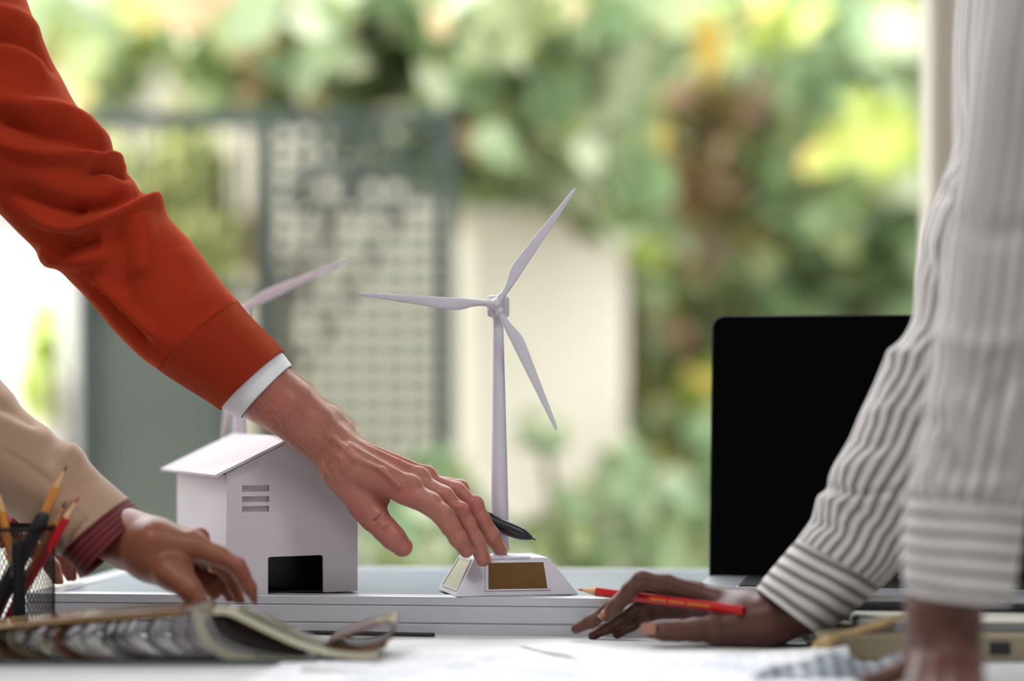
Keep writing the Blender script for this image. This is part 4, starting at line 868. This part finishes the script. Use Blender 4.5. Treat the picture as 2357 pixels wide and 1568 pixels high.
sweep('shirt_cuff', [(610, 766, 470, 905, 2.044, .0358), (640, 800, 500, 932, 2.045, .0356), (662, 828, 532, 955, 2.046, .0352), (670, 839, 551, 963, 2.046, .035)], 30, 96, 'shirt_white', man, lip=0.03, lipk=0.95)
# stylus held between the fingers
ta, tb = P(1233, 1243, 2.063), P(858, 1088, 2.079); tb = ta + (tb - ta).normalized() * 0.150
sty = tag(lathe('stylus_pen', ta, tb, [(0, .0006), (.022, .0007), (.024, .0017), (.034, .0024), (.075, .0050), (.11, .0058), (.16, .0061), (.3, .0060), (.9, .0046), (.99, .0042), (1, .002)], 'black_plastic', None, 28), 'black stylus pen held behind the man\'s ring finger', 'pen')
dd = (tb - ta).normalized(); pb = ta + dd * .040 + Vector((0.0, -.0015, .0056)); bm = bmesh.new()
box_bm(bm, (-.0015, -.001, 0), (.0015, .0009, .022), Matrix.Translation(pb) @ Vector((0, 0, 1)).rotation_difference(dd).to_matrix().to_4x4()); bm_obj('side_button', bm, 'black_matte', sty, .0005)

# ================================================================== woman in the beige jacket
f = Field(P(120, 1412, 1.84), P(625, 1130, 2.03), 0.00115)
YB = 1.922
for dy in (-0.002, 0.008):
    ch_ = [PR(170, 1180, 1.990 + dy, 50), PR(262, 1226, 1.957 + dy, 54), PR(300, 1242, 1.944 + dy, 56), PR(345, 1260, YB + dy + .004, 55)]
    for a, b in zip(ch_[:-1], ch_[1:]): add(a, b, 0.010)
for q in ((450, 1258, YB - .012, 30), (455, 1248, YB + .010, 28), (455, 1252, YB + .030, 26), (445, 1262, YB + .046, 23)):
    mid_ = PR(360, 1250, YB + .010 + (q[2] - YB - .018) * .55, 42); add(PR(285, 1234, 1.962 + (q[2] - YB - .018) * .10, 38), mid_, .010); add(mid_, PR(*q), .012)
add(PR(285, 1244, 1.957, 42), PR(340, 1278, YB + .004, 46), .012); add(PR(340, 1278, YB + .004, 46), PR(396, 1322, YB - .020, 34), .012); add(PR(360, 1290, YB + .002, 44), PR(410, 1325, YB - .014, 32), .012)
f.chain([PR(390, 1316, YB - .022, 35), PR(420, 1340, YB - .028, 30), PR(436, 1358, YB - .031, 27), PR(456, 1384, YB - .033, 23)], .004, .006)
f.chain([PR(446, 1256, YB - .012, 29), PR(500, 1279, YB - .014, 23), PR(546, 1303, YB - .014, 19), PR(557, 1322, YB - .013, 17.5), PR(573, 1352, YB - .010, 16), PR(593, 1384, YB - .006, 13)], .004, .004)
f.chain([PR(450, 1256, YB + .010, 27), PR(490, 1290, YB + .010, 19), PR(524, 1320, YB + .008, 16), PR(538, 1348, YB + .007, 14.5), PR(552, 1384, YB + .006, 12.5)], .004, .0035)
f.chain([PR(450, 1262, YB + .030, 25), PR(482, 1300, YB + .027, 17), PR(508, 1333, YB + .024, 14), PR(522, 1358, YB + .022, 13), PR(536, 1392, YB + .020, 11)], .004, .0035)
f.chain([PR(440, 1272, YB + .045, 22), PR(452, 1310, YB + .034, 17), PR(468, 1332, YB + .026, 16), PR(482, 1352, YB + .020, 15.5), PR(494, 1369, YB + .018, 13)], .004, .003)
add(PR(447, 1234, YB - .008, 12), PR(451, 1236, YB - .008, 11), .007); add(PR(462, 1228, YB + .010, 11), PR(466, 1231, YB + .010, 10), .007)
for q in ((536, 1326, 560, 1300, YB - .030, 2.2), (560, 1360, 580, 1346, YB - .0258, 2.0), (437, 1372, 462, 1344, YB - .0445, 2.6)): crease(*q)
# the other hand, resting its fingertips on the panel further back
YR = 2.165
add(PR(-40, 1200, YR, 50), PR(92, 1246, YR, 46), .010) if False else None
wb = f.build('person', 'skin_medium'); tag(wb, 'person in a beige jacket and burgundy shirt leafing through the sample book', 'person')
f = Field(P(-220, 1352, 2.10), P(215, 1080, 2.26), 0.0013)
add(PR(-190, 1140, YR + .01, 52), PR(-40, 1190, YR + .01, 46), .012); add(PR(-40, 1190, YR + .005, 46), PR(70, 1235, YR - .005, 34), .012); add(PR(-40, 1190, YR + .02, 42), PR(85, 1240, YR + .03, 30), .012)
f.chain([PR(70, 1235, YR - .005, 30), PR(128, 1262, YR - .004, 22), PR(150, 1298, YR, 19), PR(166, 1330, YR + .002, 15)], .004, .004)
f.chain([PR(85, 1240, YR + .022, 28), PR(150, 1264, YR + .028, 19), PR(178, 1296, YR + .032, 16), PR(192, 1322, YR + .036, 13)], .004, .004)
f.chain([PR(60, 1250, YR - .02, 28), PR(100, 1280, YR - .03, 19), PR(120, 1305, YR - .034, 17), PR(134, 1338, YR - .036, 13)], .004, .004)
oh = f.build('other_hand', 'skin_medium', wb)
tube('finger_ring', [P(491 + 11 * math.cos(t) * .8, 1303 + 15 * math.sin(t), YB + .010 + .0072 * math.cos(t)) for t in np.linspace(0, 2 * math.pi, 25)], .0009, 'gold', wb, 8)
SJ = [(-260, 560, -420, 900, 2.090, .06), (-120, 720, -260, 1010, 2.062, .058), (-40, 830, -140, 1090, 2.047, .055), (21, 899, -70, 1130, 2.035, .053), (45, 934, -20, 1160, 2.031, .052), (76, 962, 15, 1182, 2.026, .050), (108, 988, 40, 1200, 2.020, .048), (135, 1014, 55, 1214, 2.013, .046), (170, 1022, 72, 1226, 2.003, .045), (190, 1042, 86, 1237, 1.998, .043), (208, 1070, 100, 1248, 1.993, .041), (248, 1108, 120, 1263, 1.983, .046), (292, 1148, 142, 1278, 1.972, .0485)]
sweep('jacket_sleeve', SJ, 220, 100, 'wool_beige', wb, [([(-20, 960), (40, 985), (90, 1002), (135, 1020)], .004, 22), ([(-20, 925), (30, 945), (90, 985)], -.005, 16), ([(0, 1035), (70, 1075), (150, 1140)], -.0022, 6), ([(150, 1030), (190, 1060), (210, 1110)], .003, 24), ([(20, 1110), (90, 1130), (150, 1180)], .003, 26), ([(120, 1040), (150, 1080), (190, 1150)], -.003, 22), ([(120, 1150), (170, 1175), (208, 1206)], -.001, 4)], .0006, 40, 5, lip=.03, lipk=.93, start_cap=True)
sweep('shirt_cuff', [(262, 1122, 128, 1262, 1.980, .045), (290, 1148, 144, 1276, 1.972, .0455), (312, 1168, 172, 1302, 1.962, .046), (329, 1186, 195, 1325, 1.955, .0465)], 30, 90, 'shirt_burgundy', wb, lip=.035, lipk=.93)
sweep('shirt_sleeve', [(-330, 1050, -380, 1270, YR + .01, .05), (-190, 1085, -230, 1270, YR + .01, .047), (-60, 1120, -100, 1268, YR + .01, .043), (52, 1172, 10, 1262, YR + .01, .038)], 60, 60, 'shirt_rose', wb, lip=.03, start_cap=True)

# ================================================================== woman in the striped shirt
f = Field(P(1290, 1512, 1.87), P(1960, 1290, 2.05), 0.00115)
YS = 1.925
for dy in (-0.004, 0.010):
    ch_ = [PR(1940, 1330, YS + dy - .01, 64), PR(1850, 1392, YS + dy, 58), PR(1775, 1425, YS + dy, 54), PR(1715, 1428, YS + dy + .004, 50)]
    for a, b in zip(ch_[:-1], ch_[1:]): add(a, b, .010)
add(PR(1720, 1402, YS + .012, 36), PR(1590, 1364, YS + .030, 26)); add(PR(1720, 1404, YS + .022, 34), PR(1590, 1372, YS + .048, 24)); add(PR(1720, 1420, YS + .030, 34), PR(1600, 1392, YS + .062, 22)); add(PR(1720, 1430, YS + .030, 34), PR(1600, 1412, YS + .066, 20))
add(PR(1740, 1440, YS, 46), PR(1650, 1448, YS - .004, 34), .012); add(PR(1730, 1450, YS + .02, 38), PR(1640, 1440, YS + .04, 24), .012); add(PR(1720, 1405, YS + .006, 34), PR(1640, 1420, YS + .012, 20), .010)
f.chain([PR(1650, 1448, YS - .004, 32), PR(1600, 1450, YS - .008, 26), PR(1558, 1452, YS - .010, 23.5), PR(1530, 1452, YS - .010, 22.5), PR(1499, 1450, YS - .008, 19)], .004, .006)
f.chain([PR(1600, 1366, YS + .028, 27), PR(1530, 1344, YS + .030, 22), PR(1476, 1335, YS + .030, 20.5), PR(1452, 1356, YS + .031, 18.5), PR(1418, 1394, YS + .032, 17.5), PR(1394, 1419, YS + .032, 14)], .004, .004)
f.chain([PR(1600, 1372, YS + .048, 25), PR(1530, 1356, YS + .050, 19), PR(1458, 1364, YS + .052, 18), PR(1400, 1404, YS + .052, 17), PR(1362, 1430, YS + .053, 15), PR(1326, 1448, YS + .056, 12)], .004, .003)
f.chain([PR(1600, 1394, YS + .060, 22), PR(1530, 1384, YS + .064, 17), PR(1470, 1396, YS + .066, 15.5), PR(1430, 1424, YS + .066, 14.5), PR(1396, 1446, YS + .067, 13), PR(1364, 1464, YS + .068, 10.5)], .004, .003)
f.chain([PR(1600, 1412, YS + .064, 19), PR(1540, 1408, YS + .066, 14), PR(1490, 1418, YS + .066, 13), PR(1455, 1440, YS + .066, 12), PR(1420, 1462, YS + .066, 9.5)], .004, .003)
ws = f.build('person', 'skin_dark'); tag(ws, 'person in a grey and white striped shirt leaning on the desk with a red pencil', 'person')
nail('fingernail', P(1488, 1446, YS - .0185), P(1540, 1449, YS - .0195), (0.05, -1, 0.25), .011, .012, 'nail_dark', ws)
tipnail(1418, 1394, YS + .032, 1394, 1419, YS + .032, 14, (-.8, -.35, .4), 'nail_dark', ws, .009, .011)
# near hand pressing on the desk
YN = 1.645
f = Field(P(1950, 1680, 1.50), P(2330, 1270, 1.75), 0.0014)
for dy in (-.006, .006):
    ch_ = [PR(2195, 1180, YN + dy, 82), PR(2178, 1330, YN + dy, 80), PR(2172, 1420, YN + dy, 76)]
    for a, b in zip(ch_[:-1], ch_[1:]): add(a, b, .010)
FN = [(2126, 1540, 1.635, 2098), (2160, 1546, 1.622, 2146), (2198, 1545, 1.622, 2198), (2234, 1536, 1.634, 2246)]
for (x, y, Y, x2) in FN:
    add(PR(2172 + (x - 2180) * .45, 1420, YN + (Y - 1.625) * .4, 56), PR(x, y - 8, Y, 30), .010)
    f.chain([PR(x, y - 12, Y, 30), PR(x * .6 + x2 * .4, 1562, 1.594, 26), PR(x * .25 + x2 * .75, 1590, 1.565, 24), PR(x2, 1611, 1.540, 18)], .004, .004)
for (x, y, Y, x2) in FN: add(PR(2174 + (x - 2180) * .5, 1440, YN - .020, 10), PR(x, y - 14, Y - .012, 10), .006)
add(PR(2150, 1430, YN, 46), PR(2120, 1530, YN + .01, 34), .012)
f.chain([PR(2120, 1518, YN + .008, 33), PR(2078, 1544, YN + .014, 25), PR(2042, 1557, YN + .016, 23), PR(1996, 1564, YN + .018, 17)], .004, .006)
nh = f.build('other_hand', 'skin_dark', ws)
# sleeves
SF = [(2270, -330, 2520, -300, 1.80, .075), (2222, -150, 2480, -120, 1.80, .072), (2204, 0, 2450, 30, 1.80, .068), (2198, 120, 2440, 160, 1.80, .066), (2199, 250, 2430, 290, 1.80, .063), (2196, 345, 2420, 390, 1.805, .062), (2152, 450, 2400, 500, 1.81, .06), (2124, 540, 2380, 610, 1.815, .058), (2108, 640, 2350, 720, 1.82, .056), (2096, 745, 2310, 860, 1.83, .053), (2040, 825, 2260, 980, 1.845, .050), (2004, 895, 2220, 1050, 1.855, .048), (1968, 990, 2180, 1130, 1.865, .045), (1914, 1085, 2130, 1215, 1.875, .043), (1903, 1125, 2105, 1250, 1.88, .042), (1882, 1146, 2090, 1275, 1.885, .041), (1868, 1195, 2060, 1320, 1.892, .039), (1836, 1240, 2030, 1352, 1.90, .038)]
FS = [([(2100, 760), (2140, 800), (2180, 800)], .004, 20), ([(2040, 820), (2100, 815), (2150, 830)], .006, 18), ([(2060, 850), (2080, 900), (2070, 960)], -.003, 24), ([(1990, 960), (2060, 940), (2110, 960)], .004, 20), ([(2120, 560), (2150, 640), (2160, 720)], -.004, 20), ([(2180, 400), (2190, 480), (2150, 600)], .005, 18),
      ([(1905, 1118), (1980, 1135), (2080, 1125)], -.0045, 10), ([(1890, 1142), (1960, 1160), (2060, 1150)], .004, 16), ([(1920, 1080), (2000, 1070), (2090, 1040)], .003, 22), ([(1870, 1200), (1920, 1215), (1980, 1260)], -.004, 16), ([(1960, 1010), (2010, 1030), (2060, 1010)], -.003, 16), ([(2150, 440), (2230, 470)], -.004, 20), ([(1930, 1180), (1960, 1250), (2000, 1310)], .003, 14)]
sweep('shirt_sleeve', SF, 300, 120, 'stripe_sleeve', ws, FS, .0008, 40, 8, thick_end=False, start_cap=True)
sweep('shirt_cuff', [(1852, 1226, 2052, 1330, 1.90, .0375), (1828, 1250, 2025, 1352, 1.902, .0375), (1790, 1294, 1975, 1398, 1.908, .037), (1760, 1330, 1925, 1440, 1.912, .0365), (1744, 1352, 1896, 1466, 1.914, .036)], 50, 110, 'stripe_cuff', ws, lip=.035, lipk=.95)
SN = [(2330, -420, 2720, -420, 1.60, .08), (2270, -150, 2600, -150, 1.615, .075), (2240, 50, 2540, 50, 1.62, .07), (2222, 250, 2500, 250, 1.625, .066), (2205, 420, 2480, 420, 1.63, .062), (2180, 600, 2460, 600, 1.635, .060), (2160, 760, 2440, 760, 1.638, .057), (2132, 900, 2420, 905, 1.64, .053), (2112, 1000, 2400, 1010, 1.642, .05), (2096, 1080, 2385, 1095, 1.644, .047), (2086, 1140, 2366, 1160, 1.645, .045)]
FNn = [([(2130, 960), (2180, 1000), (2220, 1100)], -.006, 26), ([(2200, 900), (2250, 980), (2240, 1090)], .005, 26), ([(2330, 870), (2270, 960), (2260, 1080)], -.005, 24), ([(2357, 880), (2310, 960), (2300, 1060)], .005, 24), ([(2160, 760), (2240, 800), (2350, 780)], .005, 30), ([(2200, 500), (2280, 540), (2380, 520)], -.004, 30), ([(2120, 1060), (2180, 1120), (2330, 1110)], .004, 20)]
sweep('shirt_sleeve', SN, 240, 110, 'stripe_sleeve_near', ws, FNn, .0012, 34, 12, thick_end=False, start_cap=True)
sweep('shirt_cuff', [(2090, 1128, 2362, 1148, 1.645, .043), (2084, 1160, 2360, 1185, 1.645, .043), (2076, 1260, 2345, 1285, 1.645, .043), (2080, 1335, 2330, 1368, 1.645, .042), (2086, 1362, 2322, 1384, 1.645, .0415)], 50, 110, 'stripe_cuff_near', ws, lip=.04, lipk=.94)
# red pencil held between index and thumb
pe, pt = P(1713, 1406, 1.905), P(1329, 1357, 2.00)
rp = pencil(pt, pe, 'red_lacquer', 'red_lead', 'red pencil held in the hand of the person in stripes', None, 0.0041)

mat('gold_foil', srgb(228, 168, 60), 0.35, 0.6)
dd = (pe - pt).normalized(); sd = Vector((0, -1, 0)); sd = (sd - dd * sd.dot(dd)).normalized(); up = sd.cross(dd)
if up.z < 0: up = -up
V = []; Fc = []; R9 = random.Random(3)
for k in range(22):
    c = pt + dd * (0.075 + 0.0026 * k) + sd * .0037 + up * .0002; wl = R9.uniform(.0006, .0010); hl_ = R9.uniform(.0007, .0011); b = len(V)
    if k in (6, 13): continue
    for q in (0, 1): V += [c + dd * wl * a_ + up * hl_ * e_ + sd * (.0004 * q) for a_, e_ in ((-1, -1), (1, -1), (1, 1), (-1, 1))]
    Fc += [(b, b + 1, b + 2, b + 3), (b + 4, b + 7, b + 6, b + 5)] + [(b + i, b + (i + 1) % 4, b + 4 + (i + 1) % 4, b + 4 + i) for i in range(4)]
mesh_obj('gold_imprint', V, Fc, 'gold_foil', rp)
# ------------------------------------------------------------------ the rest of each figure, outside the picture
def figure(par, fx, c, sh_n, sh_f, head, arms, cloth, tr, skinm, hairm):
    """c: chest centre, sh_n / sh_f: near and far shoulder, fx: facing direction (unit x), arms: where the sleeves begin"""
    c, sn, sf, hd = Vector(c), Vector(sh_n), Vector(sh_f), Vector(head)
    pel = Vector((c.x - fx * 0.16, c.y, 0.93)); lo = Vector((min(c.x, pel.x, hd.x) - .45, min(sn.y, sf.y) - .3, 0.80)); hi = Vector((max(c.x, pel.x, hd.x) + .45, max(sn.y, sf.y) + .3, hd.z + .25))
    for q in arms: lo = Vector(map(min, lo, q - Vector((.1, .1, .1)))); hi = Vector(map(max, hi, q + Vector((.1, .1, .1))))
    g = Field(lo, hi, .008)
    sp = (sf - sn) * .22
    for s_ in (-1, 1): g.add(c + sp * s_, pel + sp * s_ * .8, .125, .12, .08)
    g.add(sn, sf, .07, .07, .08)
    nb = (sn + sf) / 2 + Vector((0, 0, .02)); g.add(nb, nb + (hd - nb) * .3, .075, .062, .03)
    for sh, q in zip((sn, sf), arms): g.add(sh, q, .07, .055, .04)
    g.build('upper_garment', cloth, par)
    g = Field(hd - Vector((.16, .14, .26)), hd + Vector((.16, .14, .18)), .005)
    g.add(hd + Vector((0, 0, .03)), hd + Vector((fx * .03, 0, -.03)), .078, .068, .05); g.add(hd + Vector((fx * .035, 0, -.05)), hd + Vector((fx * .05, 0, -.085)), .05, .035, .04)
    g.add(hd + Vector((fx * .095, 0, .005)), hd + Vector((fx * .108, 0, -.025)), .008, .013, .015); g.add(hd, hd + (nb - hd) * .75, .055, .052, .03)
    for s_ in (-1, 1): g.add(hd + Vector((-fx * .005, s_ * .078, .01)), hd + Vector((-fx * .005, s_ * .08, -.025)), .014, .01, .008); g.cut(hd + Vector((fx * .104, s_ * .032, .012)), hd + Vector((fx * .104, s_ * .032, .012)), .014, .014, .012)
    g.cut(hd + Vector((fx * .106, -.02, -.06)), hd + Vector((fx * .106, .02, -.06)), .004, .004, .004)
    hh_ = g.build('head', skinm, par)
    for s_ in (-1, 1): lathe('eye', hd + Vector((fx * .076, s_ * .032, .012)), hd + Vector((fx * .096, s_ * .032, .012)), [(0, .006), (.3, .011), (.6, .0115), (.9, .006), (1, .001)], 'shirt_white', hh_, 12)
    g = Field(hd - Vector((.16, .14, .16)), hd + Vector((.16, .14, .18)), .006)
    g.add(hd + Vector((-fx * .02, 0, .045)), hd + Vector((-fx * .035, 0, -.02)), .086, .075, .04); g.build('hair', hairm, hh_)
    g = Field((pel.x - .3, c.y - .32, -.01), (pel.x + .35, c.y + .32, 1.06), .009); g.add(pel + Vector((0, -.07, .0)), pel + Vector((0, .07, 0)), .125, .125, .06)
    for s_ in (-1, 1):
        hp = pel + Vector((0, s_ * .09, -.02)); kn = Vector((pel.x + fx * .05, c.y + s_ * .11, .50)); an = Vector((pel.x, c.y + s_ * .12, .10))
        g.add(hp, kn, .095, .065, .03); g.add(kn, an, .065, .05, .03); g.add(an, an + Vector((fx * .13, 0, -.055)), .048, .038, .03)
    g.build('trousers', tr, par)
def ctr(a): return (P(a[0], a[1], a[4]) + P(a[2], a[3], a[4])) / 2
figure(man, 1, (-.80, 1.80, 1.26), (-.72, 1.60, 1.42), (-.66, 2.00, 1.42), (-.62, 1.80, 1.68), [Vector((-.62, 1.55, 1.12)), ctr(ST[0])], 'knit_orange', 'trousers', 'skin_light', 'head_hair')
figure(wb, 1, (-1.14, 2.12, 1.18), (-.98, 1.93, 1.30), (-.98, 2.30, 1.30), (-.94, 2.12, 1.54), [ctr(SJ[0]), P(-355, 1160, YR + .01)], 'wool_beige', 'trousers', 'skin_medium', 'head_hair')
figure(ws, -1, (.66, 1.72, 1.24), (.60, 1.54, 1.40), (.60, 1.90, 1.40), (.54, 1.72, 1.66), [ctr(SN[0]), ctr(SF[0])], 'stripe_sleeve', 'trousers', 'skin_dark', 'head_hair')
